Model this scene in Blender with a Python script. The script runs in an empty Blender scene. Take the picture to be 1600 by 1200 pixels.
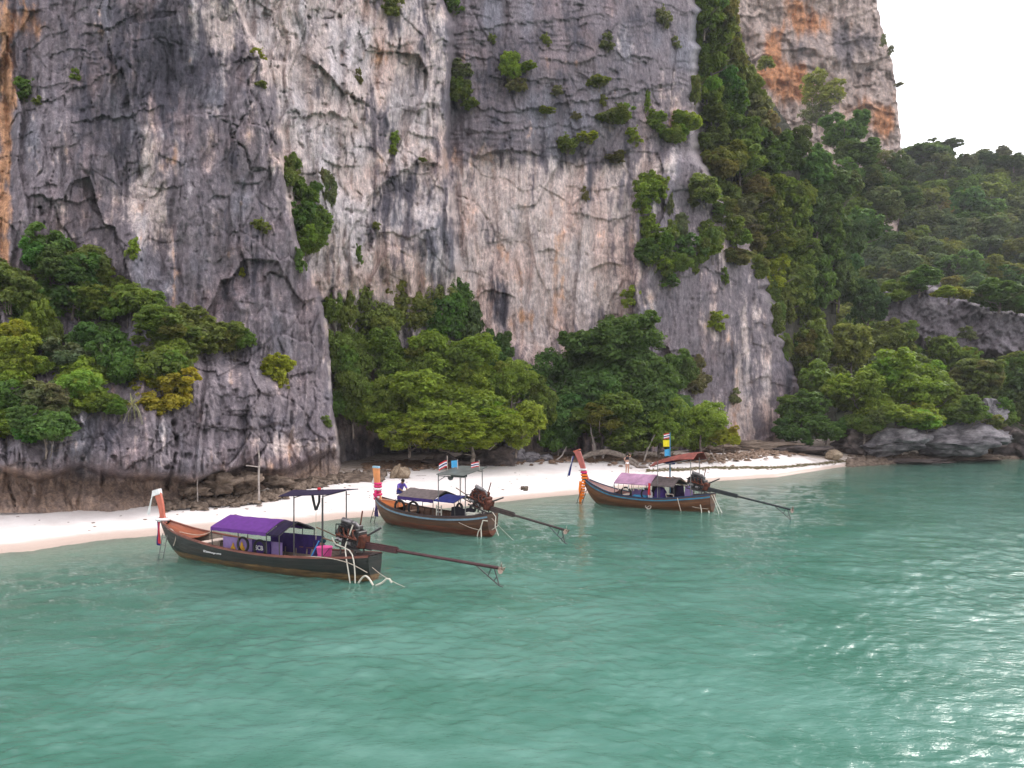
import bpy, bmesh, math, random
import numpy as np
from mathutils import Vector, Matrix

# ------------------------------------------------------------------ camera, world, sun, exposure
S = bpy.context.scene
COL = S.collection
F, H, HY = 1240.0, 6.5, 632.0          # focal length and horizon row in photo pixels (1600 x 1200), eye height in m
cam_d = bpy.data.cameras.new('camera')
cam_d.sensor_width = 36.0
cam_d.lens = F / 1600 * 36.0
cam_d.shift_y = (HY - 600) / 1600
cam_d.clip_start, cam_d.clip_end = 0.5, 4000
cam = bpy.data.objects.new('camera', cam_d)
COL.objects.link(cam)
cam.location = (0, 0, H)
cam.rotation_euler = (math.radians(90), 0, 0)
S.camera = cam

SUN_ELEV, SUN_AZ = 35.0, 45.0          # azimuth clockwise from +Y: the veiled sun stands to the right, beyond the hill
W = bpy.data.worlds.new('World')
S.world = W
W.use_nodes = True
wn, wl = W.node_tree.nodes, W.node_tree.links
wn.clear()
w_out = wn.new('ShaderNodeOutputWorld')
w_bg = wn.new('ShaderNodeBackground')
w_sky = wn.new('ShaderNodeTexSky')
w_sky.sky_type = 'NISHITA'
w_sky.sun_disc = False
w_sky.sun_elevation = math.radians(SUN_ELEV)
w_sky.sun_rotation = math.radians(SUN_AZ)
w_mix = wn.new('ShaderNodeMixRGB')     # a closed, even layer of white cloud in front of the blue sky
w_mix.inputs[0].default_value = 0.88
w_mix.inputs[2].default_value = (9.6, 9.45, 9.9, 1)
wl.new(w_sky.outputs[0], w_mix.inputs[1])
wl.new(w_mix.outputs[0], w_bg.inputs[0])
w_bg.inputs[1].default_value = 0.125
wl.new(w_bg.outputs[0], w_out.inputs[0])

sun_d = bpy.data.lights.new('sun', 'SUN')
sun_d.energy = 1.25
sun_d.angle = math.radians(18)
sun_d.color = (1.0, 0.95, 0.88)
sun = bpy.data.objects.new('sun', sun_d)
COL.objects.link(sun)
_a, _e = math.radians(SUN_AZ), math.radians(SUN_ELEV)
sun.rotation_euler = Vector((math.sin(_a) * math.cos(_e), math.cos(_a) * math.cos(_e), math.sin(_e))).to_track_quat('Z', 'Y').to_euler()
sun.location = (-20, -20, 60)

S.view_settings.view_transform = 'Standard'
S.view_settings.look = 'None'
S.view_settings.gamma = 1
S.view_settings.use_curve_mapping = False
S.view_settings.exposure = 0.90
try:
    S.cycles.max_bounces = 10
    S.cycles.diffuse_bounces = 6
    S.cycles.glossy_bounces = 3
    S.cycles.transmission_bounces = 6
    S.cycles.transparent_max_bounces = 8
    S.cycles.caustics_reflective = False
    S.cycles.caustics_refractive = False
    S.cycles.use_denoising = True
except Exception:
    pass

rng = np.random.default_rng(11)
random.seed(5)

# ------------------------------------------------------------------ helpers: points, tags, noise, meshes, materials
def at(px, py, d):
    """the point at distance d in front of the eye that lies on the line through a photo pixel"""
    return Vector(((px - 800) / F * d, d, H + (HY - py) / F * d))

def tag(o, label=None, cat=None, group=None, kind=None):
    if label: o['label'] = label
    if cat: o['category'] = cat
    if group: o['group'] = group
    if kind: o['kind'] = kind
    return o

def empty(name, loc, rz=0.0, scale=(1, 1, 1)):
    o = bpy.data.objects.new(name, None)
    o.empty_display_size = 0.3
    COL.objects.link(o)
    o.location = loc
    o.rotation_euler = (0, 0, rz)
    o.scale = scale
    return o

def smooth(a, b, x):
    t = np.clip((x - a) / (b - a), 0, 1)
    return t * t * (3 - 2 * t)

def sig(x):
    return 1 / (1 + np.exp(-np.clip(x, -40, 40)))

def _hash(ix, iy, iz, seed):
    h = (ix.astype(np.uint32) * np.uint32(374761393) + iy.astype(np.uint32) * np.uint32(668265263)
         + iz.astype(np.uint32) * np.uint32(2246822519) + np.uint32((seed * 3266489917) & 0xffffffff))
    h = (h ^ (h >> np.uint32(13))) * np.uint32(1274126177)
    h = (h ^ (h >> np.uint32(16))) * np.uint32(2654435769)
    return h ^ (h >> np.uint32(15))

def perlin(x, y, z=0.0, seed=0):
    x, y, z = np.broadcast_arrays(np.asarray(x, float), np.asarray(y, float), np.asarray(z, float))
    fx, fy, fz = np.floor(x), np.floor(y), np.floor(z)
    ix, iy, iz = fx.astype(np.int64), fy.astype(np.int64), fz.astype(np.int64)
    x, y, z = x - fx, y - fy, z - fz
    u, v, w = (t * t * t * (t * (t * 6 - 15) + 10) for t in (x, y, z))
    def g(dx, dy, dz):
        h = _hash(ix + dx, iy + dy, iz + dz, seed)
        gx = (h & np.uint32(1023)) / 511.5 - 1
        gy = ((h >> np.uint32(10)) & np.uint32(1023)) / 511.5 - 1
        gz = ((h >> np.uint32(20)) & np.uint32(1023)) / 511.5 - 1
        return gx * (x - dx) + gy * (y - dy) + gz * (z - dz)
    flat = not np.any(z)
    def lay(dz):
        a = g(0, 0, dz) * (1 - u) + g(1, 0, dz) * u
        b = g(0, 1, dz) * (1 - u) + g(1, 1, dz) * u
        return a * (1 - v) + b * v
    l0 = lay(0)
    if flat: return l0 * 1.5
    return (l0 * (1 - w) + lay(1) * w) * 1.5

def fbm(x, y, z=0.0, octs=4, seed=0, gain=0.5):
    s, a, f = 0.0, 1.0, 1.0
    for k in range(octs):
        s = s + a * perlin(np.asarray(x) * f, np.asarray(y) * f, np.asarray(z) * f, seed + 17 * k)
        a *= gain
        f *= 2.03
    return s

def worley(x, y, seed=0):
    """nearest and second nearest cell distance, and the cell's random number"""
    fx, fy = np.floor(x), np.floor(y)
    f1 = np.full(x.shape, 9.0); f2 = np.full(x.shape, 9.0); cid = np.zeros(x.shape)
    for dx in (-1, 0, 1):
        for dy in (-1, 0, 1):
            h = _hash((fx + dx).astype(np.int64), (fy + dy).astype(np.int64), np.zeros(x.shape, np.int64), seed)
            px = fx + dx + (h & np.uint32(1023)) / 1023.0
            py = fy + dy + ((h >> np.uint32(10)) & np.uint32(1023)) / 1023.0
            r = ((h >> np.uint32(20)) & np.uint32(1023)) / 1023.0
            d = np.hypot(px - x, py - y)
            near = d < f1
            f2 = np.where(near, f1, np.minimum(f2, d))
            cid = np.where(near, r, cid)
            f1 = np.where(near, d, f1)
    return f1, f2, cid

def polydist(x, y, pts):
    best = np.full(x.shape, 1e9)
    for (x0, y0), (x1, y1) in zip(pts[:-1], pts[1:]):
        dx, dy = x1 - x0, y1 - y0
        t = np.clip(((x - x0) * dx + (y - y0) * dy) / (dx * dx + dy * dy), 0, 1)
        best = np.minimum(best, np.hypot(x - x0 - t * dx, y - y0 - t * dy))
    return best

def raw_mesh(name, verts, quads, smooth_shade=True):
    """a mesh from numpy arrays of vertices (n,3) and quads (m,4) or triangles (m,3)"""
    me = bpy.data.meshes.new(name)
    verts = np.asarray(verts, np.float32); quads = np.asarray(quads, np.int32)
    n, m, k = len(verts), len(quads), quads.shape[1]
    me.vertices.add(n); me.vertices.foreach_set('co', verts.ravel())
    me.loops.add(m * k); me.loops.foreach_set('vertex_index', quads.ravel())
    me.polygons.add(m)
    me.polygons.foreach_set('loop_start', np.arange(0, m * k, k, dtype=np.int32))
    me.polygons.foreach_set('loop_total', np.full(m, k, np.int32))
    if smooth_shade: me.polygons.foreach_set('use_smooth', np.ones(m, bool))
    me.update(calc_edges=True)
    return me

def point_color(me, name, rgb):
    a = me.color_attributes.new(name, 'FLOAT_COLOR', 'POINT')
    c = np.ones((len(rgb), 4), np.float32); c[:, :3] = rgb
    a.data.foreach_set('color', c.ravel())

def point_float(me, name, val):
    a = me.attributes.new(name, 'FLOAT', 'POINT')
    a.data.foreach_set('value', np.asarray(val, np.float32).ravel())

def link(name, me, mat=None, parent=None):
    o = bpy.data.objects.new(name, me)
    COL.objects.link(o)
    if mat is not None and not me.materials: me.materials.append(mat)
    if parent is not None: o.parent = parent
    return o

def grid_quads(nr, nc, keep=None):
    i = np.arange(nr * nc).reshape(nr, nc)
    q = np.stack([i[:-1, :-1], i[1:, :-1], i[1:, 1:], i[:-1, 1:]], -1)
    q = q.reshape(-1, 4)
    if keep is not None: q = q[keep.ravel()]
    return q

class MB:
    """collects boxes, bars, tubes, sheets; build() links them as ONE mesh object"""
    def __init__(self): self.v, self.f = [], []
    def add(self, verts, faces):
        o = len(self.v)
        self.v += [tuple(p) for p in verts]
        self.f += [tuple(i + o for i in f) for f in faces]
        return self
    def box(self, c, s, rot=None, bev=0.0):
        cx, cy, cz = c; hx, hy, hz = s[0] / 2, s[1] / 2, s[2] / 2
        if bev > 0:
            b = min(bev, hx * .9, hy * .9, hz * .9)
            bm = bmesh.new(); bmesh.ops.create_cube(bm, size=1)
            for v in bm.verts: v.co = Vector((v.co.x * 2 * hx, v.co.y * 2 * hy, v.co.z * 2 * hz))
            bmesh.ops.bevel(bm, geom=bm.edges[:], offset=b, segments=1, affect='EDGES')
            bm.verts.index_update()
            pts = [v.co.copy() for v in bm.verts]; fs = [[v.index for v in f.verts] for f in bm.faces]
            bm.free()
        else:
            pts = [Vector((x * hx, y * hy, z * hz)) for x in (-1, 1) for y in (-1, 1) for z in (-1, 1)]
            fs = [(0, 1, 3, 2), (4, 6, 7, 5), (0, 4, 5, 1), (2, 3, 7, 6), (0, 2, 6, 4), (1, 5, 7, 3)]
        if rot is not None: pts = [rot @ p for p in pts]
        return self.add([(p.x + cx, p.y + cy, p.z + cz) for p in pts], fs)
    def bar(self, p, q, w, h, up=(0, 0, 1)):
        p, q = Vector(p), Vector(q); d = (q - p).normalized(); up = Vector(up)
        s = d.cross(up)
        if s.length < 1e-4: s = d.cross(Vector((1, 0, 0)))
        s.normalize(); u = s.cross(d)
        pts = [c + s * a * w / 2 + u * b * h / 2 for c in (p, q) for a, b in ((-1, -1), (1, -1), (1, 1), (-1, 1))]
        return self.add(pts, [(0, 1, 2, 3), (7, 6, 5, 4), (0, 4, 5, 1), (1, 5, 6, 2), (2, 6, 7, 3), (3, 7, 4, 0)])
    def tube(self, path, r, n=7, cap=True, flat=1.0):
        path = [Vector(p) for p in path]; m = len(path)
        rs = r if isinstance(r, (list, tuple)) else [r] * m
        vs, fs = [], []
        ref = Vector((0, 0, 1))
        d0 = (path[1] - path[0]).normalized()
        if abs(d0.dot(ref)) > 0.9: ref = Vector((1, 0, 0))
        for i in range(m):
            d = (path[min(i + 1, m - 1)] - path[max(i - 1, 0)]).normalized()
            s = d.cross(ref)
            if s.length < 1e-3: s = d.cross(Vector((0, 1, 0)))
            s.normalize(); u = s.cross(d); ref = u
            for k in range(n):
                a = 2 * math.pi * k / n
                vs.append(path[i] + s * math.cos(a) * rs[i] + u * math.sin(a) * rs[i] * flat)
        for i in range(m - 1):
            for k in range(n):
                a, b = i * n + k, i * n + (k + 1) % n
                fs.append((a, b, b + n, a + n))
        if cap:
            fs.append(tuple(range(n))[::-1]); fs.append(tuple(range((m - 1) * n, m * n)))
        return self.add(vs, fs)
    def cyl(self, p, q, r, n=12): return self.tube([p, q], r, n)
    def ring(self, c, R, r, axis='y', n=24, k=8):
        vs, fs = [], []
        for i in range(n):
            a = 2 * math.pi * i / n
            for j in range(k):
                b = 2 * math.pi * j / k
                rr = R + r * math.cos(b); h = r * 1.15 * math.sin(b)
                p = (rr * math.cos(a), h, rr * math.sin(a)) if axis == 'y' else ((h, rr * math.cos(a), rr * math.sin(a)) if axis == 'x' else (rr * math.cos(a), rr * math.sin(a), h))
                vs.append((c[0] + p[0], c[1] + p[1], c[2] + p[2]))
        for i in range(n):
            for j in range(k):
                i2, j2 = (i + 1) % n, (j + 1) % k
                fs.append((i * k + j, i2 * k + j, i2 * k + j2, i * k + j2))
        return self.add(vs, fs)
    def lathe(self, c, prof, n=16):
        vs, fs = [], []
        for (r, z) in prof:
            for k in range(n):
                a = 2 * math.pi * k / n
                vs.append((c[0] + r * math.cos(a), c[1] + r * math.sin(a), c[2] + z))
        for i in range(len(prof) - 1):
            for k in range(n):
                a, b = i * n + k, i * n + (k + 1) % n
                fs.append((a, b, b + n, a + n))
        return self.add(vs, fs)
    def sheet(self, rows, th=0.02):
        """a slab from a grid of points (rows of equal length), th thick"""
        nr, nc = len(rows), len(rows[0])
        P = [[Vector(p) for p in r] for r in rows]
        N = [[None] * nc for _ in range(nr)]
        for i in range(nr):
            for j in range(nc):
                a = P[min(i + 1, nr - 1)][j] - P[max(i - 1, 0)][j]
                b = P[i][min(j + 1, nc - 1)] - P[i][max(j - 1, 0)]
                nn = a.cross(b)
                N[i][j] = nn.normalized() if nn.length > 1e-9 else Vector((0, 0, 1))
        top = [P[i][j] + N[i][j] * th / 2 for i in range(nr) for j in range(nc)]
        bot = [P[i][j] - N[i][j] * th / 2 for i in range(nr) for j in range(nc)]
        k = nr * nc; fs = []
        for i in range(nr - 1):
            for j in range(nc - 1):
                a = i * nc + j
                fs.append((a, a + nc, a + nc + 1, a + 1)); fs.append((k + a, k + a + 1, k + a + nc + 1, k + a + nc))
        rim = [j for j in range(nc)] + [i * nc + nc - 1 for i in range(1, nr)] + [(nr - 1) * nc + j for j in range(nc - 2, -1, -1)] + [i * nc for i in range(nr - 2, 0, -1)]
        for a, b in zip(rim, rim[1:] + rim[:1]): fs.append((a, b, k + b, k + a))
        return self.add(top + bot, fs)
    def mesh(self, name, smooth_shade=False):
        me = bpy.data.meshes.new(name)
        me.from_pydata([tuple(p) for p in self.v], [], self.f)
        me.update()
        if smooth_shade:
            me.polygons.foreach_set('use_smooth', np.ones(len(me.polygons), bool))
            try: me.set_sharp_from_angle(angle=math.radians(42))
            except Exception: pass
        return me
    def build(self, name, mat, parent=None, smooth_shade=False):
        return link(name, self.mesh(name, smooth_shade), mat, parent)

class NT:
    """a short way to write node trees"""
    def __init__(self, name):
        self.m = bpy.data.materials.new(name); self.m.use_nodes = True
        self.n, self.l = self.m.node_tree.nodes, self.m.node_tree.links
        self.n.clear()
        self.out = self.n.new('ShaderNodeOutputMaterial')
    def node(self, t, **kw):
        nd = self.n.new(t)
        for k, v in kw.items(): setattr(nd, k, v)
        return nd
    def put(self, sock, v):
        if isinstance(v, bpy.types.NodeSocket): self.l.new(v, sock)
        elif isinstance(v, (tuple, list)) and len(v) == 3 and sock.type == 'RGBA': sock.default_value = (*v, 1)
        else: sock.default_value = v
    def noise(self, scale, detail=4, rough=.55, vec=None, stretch=None, dim='3D'):
        nd = self.node('ShaderNodeTexNoise')
        nd.inputs['Scale'].default_value = scale; nd.inputs['Detail'].default_value = detail; nd.inputs['Roughness'].default_value = rough
        v = vec if vec is not None else self.obj()
        if stretch is not None:
            mp = self.node('ShaderNodeMapping'); mp.inputs['Scale'].default_value = stretch
            self.l.new(v, mp.inputs[0]); v = mp.outputs[0]
        self.l.new(v, nd.inputs['Vector'])
        return nd.outputs['Fac']
    def obj(self):
        if not hasattr(self, '_tc'): self._tc = self.node('ShaderNodeTexCoord')
        return self._tc.outputs['Object']
    def ramp(self, fac, lo, hi, c0=(0, 0, 0), c1=(1, 1, 1)):
        nd = self.node('ShaderNodeMapRange'); nd.interpolation_type = 'SMOOTHSTEP'
        self.put(nd.inputs[0], fac); nd.inputs[1].default_value = lo; nd.inputs[2].default_value = hi
        nd.inputs[3].default_value, nd.inputs[4].default_value = (c0, c1) if not isinstance(c0, tuple) else (0, 1)
        return nd.outputs[0]
    def mix(self, fac, a, b, mode='MIX'):
        nd = self.node('ShaderNodeMixRGB', blend_type=mode)
        self.put(nd.inputs[0], fac); self.put(nd.inputs[1], a); self.put(nd.inputs[2], b)
        return nd.outputs[0]
    def math(self, op, a, b=0.0):
        nd = self.node('ShaderNodeMath', operation=op)
        self.put(nd.inputs[0], a); self.put(nd.inputs[1], b)
        return nd.outputs[0]
    def attr(self, name, out='Color', kind='GEOMETRY'):
        nd = self.node('ShaderNodeAttribute', attribute_name=name, attribute_type=kind)
        return nd.outputs[out]
    def bump(self, h, strength=.5, dist=.05, normal=None):
        nd = self.node('ShaderNodeBump'); nd.inputs['Strength'].default_value = strength; nd.inputs['Distance'].default_value = dist
        self.put(nd.inputs['Height'], h)
        if normal is not None: self.l.new(normal, nd.inputs['Normal'])
        return nd.outputs[0]
    def bsdf(self, color, rough=.7, spec=.3, normal=None, metal=0.0):
        nd = self.node('ShaderNodeBsdfPrincipled')
        self.put(nd.inputs['Base Color'], color); self.put(nd.inputs['Roughness'], rough)
        nd.inputs['Specular IOR Level'].default_value = spec; nd.inputs['Metallic'].default_value = metal
        if normal is not None: self.l.new(normal, nd.inputs['Normal'])
        return nd.outputs[0]
    def done(self, shader):
        self.l.new(shader, self.out.inputs[0]); return self.m

def plain(name, col, rough=.6, spec=.3, var=.35, scale=6.0, metal=0.0, col2=None, bump=.0, stretch=None):
    """an ordinary material with worn, uneven colour"""
    t = NT(name)
    n1 = t.noise(scale, 5, .6, stretch=stretch)
    n2 = t.noise(scale * 5.3, 3, .6, stretch=stretch)
    dark = tuple(c * (1 - var) for c in col)
    lite = tuple(min(1, c * (1 + var * .6)) for c in col)
    c = t.mix(t.ramp(n1, .3, .7), dark, lite)
    if col2 is not None: c = t.mix(t.ramp(n2, .55, .75), c, col2)
    nrm = t.bump(n2, bump, .01) if bump > 0 else None
    return t.done(t.bsdf(c, rough, spec, nrm, metal))
# ------------------------------------------------------------------ the land: cliff, tower, hillside, beach, water
def ipl(x, xs, ys): return np.interp(x, xs, ys)

E1Y = [-450, 0, 55, 100, 160, 240, 300, 400, 430, 500, 560, 640, 700, 790]
E1X = [405, 368, 392, 415, 432, 440, 446, 470, 486, 508, 515, 521, 530, 537]
E2Y = [-450, 0, 40, 100, 200, 260, 300, 400, 500, 800]
E2X = [670, 690, 705, 703, 700, 697, 705, 715, 722, 730]
E3Y = [225, 300, 350, 470, 600, 700, 800]
E3X = [1040, 1000, 988, 985, 1000, 1010, 1010]
E4Y = [-450, 0, 170, 230, 330, 400, 470, 540, 600, 650, 690, 800]
E4X = [1080, 1084, 1085, 1080, 1130, 1180, 1200, 1225, 1245, 1236, 1205, 1180]
ERY = [-450, -20, 60, 140, 200, 280, 330, 800]
ERX = [1115, 1142, 1158, 1190, 1238, 1282, 1305, 1310]

def cliff_depth(px, py):
    dA = ipl(px, [-260, 0, 150, 300, 440, 540], [46, 49, 51.5, 53, 56.5, 61])
    low = ipl(px, [-260, 0, 150, 300, 400, 540], [42, 44, 45.8, 48, 52.5, 60.3])
    y0 = ipl(px, [-260, 0, 250, 380, 540], [420, 430, 500, 560, 600])
    y1 = ipl(px, [-260, 0, 250, 380, 540], [680, 690, 665, 600, 640])
    t = np.clip((py - y0) / (y1 - y0), 0, 1)
    dA = dA + (low - dA) * (t * .6 + .4 * t * t * (3 - 2 * t))
    wob = 8 * perlin(px / 40, py / 60, seed=91)
    yu = ipl(px, [-260, 0, 60, 130, 170, 215, 262, 300, 330, 390, 440, 500, 535], [730, 728, 745, 722, 735, 742, 740, 748, 738, 728, 735, 708, 700]) + wob * .5
    dA = dA + 2.4 * smooth(-3, 12, py - yu) - 1.5 * smooth(14, 62, py - yu)
    dA = dA - .8 * np.exp(-((py - yu + 20) / 24) ** 2)
    dB = ipl(px, [380, 440, 560, 700, 760], [57.2, 60, 68, 74.5, 77]) + 6 * smooth(380, 700, py)
    dC = ipl(px, [660, 705, 800, 1000, 1085, 1250, 1320], [76, 78.5, 82, 89, 93, 106, 112])
    dC = dC + 4.2 * np.exp(-np.maximum(px - 700, 0) / 46)
    dC = dC - 3.0 * sig((px - ipl(py, E3Y, E3X)) / 3) * smooth(215, 260, py)
    dC = dC + .9 * smooth(215, 262, py + 34 * perlin(px / 70, 3.3, seed=7) + 12 * perlin(px / 17, 1.3, seed=8)) * sig((px - 735) / 4) * (1 - sig((px - 975) / 6)) * (1 - smooth(500, 600, py))
    cave = smooth(555, 600, px) * (1 - smooth(770, 830, px)) * smooth(682, 705, py)
    jag = 11 * perlin(py / 26, 7.7, seed=95) + 6 * perlin(py / 10, 3.7, seed=96)
    dC = dC + 10 * sig((px - ipl(py, E4Y, E4X) - jag - 3) / 2.2) * smooth(-100, 120, py) + 4 * sig((px - ipl(py, E4Y, E4X) - jag - 3) / 2.2)
    a = sig((px - ipl(py, E1Y, E1X) - 1.5 * perlin(py / 9, 0.5, seed=4)) / 1.3)
    b = sig((px - ipl(py, E2Y, E2X) - 1.5 * perlin(py / 11, 2.5, seed=5)) / 1.6)
    d = dA * (1 - a) + (dB * (1 - b) + dC * b) * a
    return d + 6 * cave + .008 * (300 - py)

def facet(x, y, seed):
    fx, fy = np.floor(x), np.floor(y)
    best = np.full(x.shape, 9.0); ox = np.zeros(x.shape); oy = np.zeros(x.shape); ch = np.zeros(x.shape, np.uint32)
    for dx in (-1, 0, 1):
        for dy in (-1, 0, 1):
            h = _hash((fx + dx).astype(np.int64), (fy + dy).astype(np.int64), np.zeros(x.shape, np.int64), seed)
            ax = x - (fx + dx + (h & np.uint32(1023)) / 1023.0); ay = y - (fy + dy + ((h >> np.uint32(10)) & np.uint32(1023)) / 1023.0)
            d = np.maximum(np.abs(ax) * 1.15, np.abs(ay)) + .25 * np.hypot(ax, ay)
            n = d < best
            best = np.where(n, d, best); ox = np.where(n, ax, ox); oy = np.where(n, ay, oy); ch = np.where(n, h * np.uint32(2654435761) ^ (h >> np.uint32(7)), ch)
    return ox, oy, ch

CRACKS = [
    ([(392, 160), (378, 188), (364, 214), (384, 236), (391, 268), (393, 300)], 2.0, 1.3),
    ([(438, 244), (424, 262), (398, 268), (392, 268)], 1.6, 1.0),
    ([(384, 118), (390, 140), (410, 170), (424, 215), (438, 238)], 1.8, .9),
    ([(365, 70), (370, 92), (400, 92), (418, 90)], 1.8, .8),
    ([(392, 130), (418, 132), (424, 150)], 1.3, .6), ([(340, 182), (366, 184), (362, 210)], 1.5, .6),
    ([(268, 645), (276, 690), (270, 735), (262, 760)], 4.0, 2.6),
    ([(8, 690), (14, 760), (24, 790)], 2.6, 1.6), ([(36, 735), (48, 762), (40, 790)], 1.8, 1.0),
    ([(160, 735), (160, 750), (155, 770)], 2.5, 1.2), ([(176, 640), (176, 672)], 1.6, .7),
    ([(452, 560), (454, 640), (455, 690), (452, 700)], 1.8, 1.0),
    ([(478, 640), (484, 680), (486, 690), (530, 684)], 1.6, .9), ([(486, 685), (455, 694)], 1.6, .8),
    ([(300, 660), (330, 668), (380, 672), (440, 664), (452, 664)], 1.9, 1.0),
    ([(320, 565), (370, 562), (400, 575), (404, 590), (404, 612)], 1.6, .8),
    ([(330, 640), (400, 652), (450, 655)], 1.3, .6), ([(455, 620), (500, 600), (515, 600)], 1.2, .5),
    ([(385, 515), (418, 470), (416, 440), (400, 410), (378, 380)], 1.2, .55), ([(460, 475), (500, 466), (510, 480)], 1.2, .6),
    ([(372, 472), (385, 469), (396, 476)], 1.8, .6), ([(420, 400), (412, 380), (404, 352)], 1.4, .6),
    ([(460, 430), (455, 560)], 1.1, .5), ([(492, 480), (486, 560), (492, 640)], 1.1, .5),
    ([(736, 12), (752, 46), (770, 78), (786, 96)], 2.2, .7), ([(826, 160), (838, 190), (850, 230)], 1.6, .5),
    ([(690, 180), (700, 215), (698, 262), (714, 305), (740, 315), (768, 350)], 1.8, 1.0), ([(745, 318), (764, 350), (800, 410)], 1.7, .8),
    ([(500, 105), (518, 130), (550, 152), (582, 170)], 2.4, 1.1), ([(556, 20), (554, 90), (552, 130)], 2.0, .8),
    ([(596, 0), (590, 70), (588, 150)], 2.2, .7), ([(575, 315), (572, 360), (560, 440)], 2.0, 1.0),
    ([(580, 310), (620, 296), (655, 300)], 1.4, .7), ([(640, 170), (654, 176), (648, 200)], 1.6, .6),
    ([(630, 235), (660, 250), (694, 258)], 1.7, .8), ([(560, 375), (556, 410), (562, 430)], 3.0, 1.6),
    ([(112, 192), (150, 190), (166, 184)], 1.5, .6), ([(60, 165), (90, 148), (110, 130)], 1.6, .6),
    ([(62, 325), (70, 340), (66, 358), (62, 350)], 3.0, 2.0), ([(130, 55), (175, 45), (215, 15)], 1.4, .5),
    ([(180, 72), (210, 64), (250, 60), (300, 75)], 1.2, .4), ([(300, 285), (310, 310), (318, 360)], 1.4, .5),
    ([(1040, 470), (1058, 430), (1090, 410)], 1.5, .6), ([(1085, 460), (1120, 455), (1152, 440)], 1.5, .6),
    ([(1065, 500), (1082, 480), (1088, 495)], 1.5, .5), ([(1190, 440), (1160, 500), (1135, 520)], 1.4, .5),
    ([(1075, 285), (1090, 300), (1078, 340), (1095, 372)], 1.3, .6), ([(1240, 560), (1236, 610), (1230, 640)], 1.6, .7),
    ([(1030, 236), (1018, 252), (1012, 268)], 2.6, 1.5), ([(1010, 170), (1006, 190), (1004, 250)], 1.5, .5),
]

# overhangs: the rock above each line juts out and breaks off along it
STEPS = [
    ([(470, 84), (500, 104), (520, 130), (552, 150), (583, 168)], 1.3, 44), ([(572, 316), (600, 284), (650, 254), (696, 262)], 1.2, 36), ([(556, 372), (600, 362), (650, 368), (690, 350)], .6, 26),
    ([(590, 60), (620, 72), (650, 66)], .6, 30), ([(445, 170), (480, 182), (520, 176), (560, 196)], .8, 40), ([(620, 168), (650, 176), (690, 160)], .7, 30), ([(500, 250), (540, 262), (570, 254)], .7, 36), ([(630, 205), (660, 218), (694, 210)], .6, 24),
    ([(736, 247), (760, 239), (800, 233), (850, 241)], 1.3, 20), ([(705, 160), (760, 170), (800, 176), (870, 165), (960, 152), (1060, 130)], .8, 16), ([(705, 55), (780, 40), (860, 35), (960, 20)], .6, 14), ([(712, 202), (800, 206), (860, 194), (940, 200)], .6, 12),
    ([(860, 240), (900, 262), (980, 236), (1036, 204)], .8, 18), ([(840, 90), (900, 100), (960, 84), (1040, 96)], .6, 14), ([(760, 118), (830, 128), (900, 120)], .6, 12), ([(880, 290), (930, 300), (985, 284)], .6, 16),
    ([(728, 470), (770, 452), (812, 470)], 1.1, 30), ([(880, 330), (950, 346), (1000, 330)], .6, 30), ([(915, 428), (950, 412), (976, 414)], .9, 40), ([(830, 400), (866, 392), (880, 404)], .7, 40), ([(755, 378), (790, 372), (806, 384)], .6, 40), ([(930, 500), (960, 492), (985, 500)], .7, 34),
    ([(55, 168), (120, 136), (200, 108)], .6, 16), ([(108, 194), (160, 186), (240, 172), (262, 160)], .8, 18), ([(36, 304), (90, 310), (130, 318), (165, 300)], .9, 24), ([(120, 58), (175, 44), (226, 12)], .6, 14), ([(60, 90), (110, 76), (160, 84)], .5, 12), ([(200, 280), (250, 300), (300, 284)], .5, 26),
    ([(326, 566), (370, 562), (402, 574)], .8, 22), ([(300, 668), (380, 672), (440, 664), (456, 652)], 1.0, 26), ([(456, 702), (490, 688), (536, 684)], .9, 26), ([(392, 264), (424, 264), (438, 246)], 1.3, 40), ([(362, 98), (385, 91), (420, 96)], 1.1, 30), ([(330, 612), (380, 622), (450, 606)], .6, 18), ([(455, 482), (480, 472), (506, 470)], .7, 34), ([(366, 476), (384, 468), (398, 478)], .8, 18),
    ([(1046, 442), (1100, 416), (1152, 440)], .8, 22), ([(1040, 400), (1080, 374), (1106, 380)], .6, 20), ([(1078, 488), (1110, 457), (1155, 440)], .7, 22), ([(1060, 286), (1090, 300), (1120, 330)], .7, 20), ([(1150, 520), (1190, 500), (1215, 520)], .7, 30), ([(1010, 560), (1050, 548), (1100, 560)], .6, 26), ([(1160, 600), (1200, 590), (1236, 610)], .7, 26)]

def blobs(px, py, L):
    s = np.zeros(px.shape)
    for (cx, cy, rx, ry, a) in L:
        s += a * np.exp(-(((px - cx) / rx) ** 2 + ((py - cy) / ry) ** 2))
    return s

PALE = [(330, 40, 40, 60, 1.1), (420, 60, 60, 70, .8), (500, 60, 80, 120, .9), (500, 220, 70, 120, .8), (540, 350, 60, 90, .8), (645, 60, 40, 80, .5), (650, 190, 40, 60, .6),
        (228, 240, 18, 75, 1.1), (205, 330, 70, 50, .55), (244, 340, 16, 50, 1.0), (280, 430, 26, 70, .45), (330, 240, 20, 90, .35), (140, 380, 70, 40, .3),
        (790, 320, 60, 90, .9), (870, 380, 90, 130, .9), (940, 400, 50, 130, .6), (800, 480, 70, 90, .7), (980, 60, 40, 40, .7), (1050, 150, 40, 60, .75), (1010, 240, 18, 70, .8),
        (1160, 560, 40, 110, .75), (1150, 660, 40, 40, .6), (1040, 260, 16, 20, 1.2), (1080, 340, 40, 50, .4), (440, 690, 60, 26, .7), (500, 700, 40, 16, .7), (365, 690, 22, 14, .3), (230, 700, 40, 30, .25),
        (720, 440, 30, 60, .5), (610, 480, 60, 60, .4)]
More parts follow.
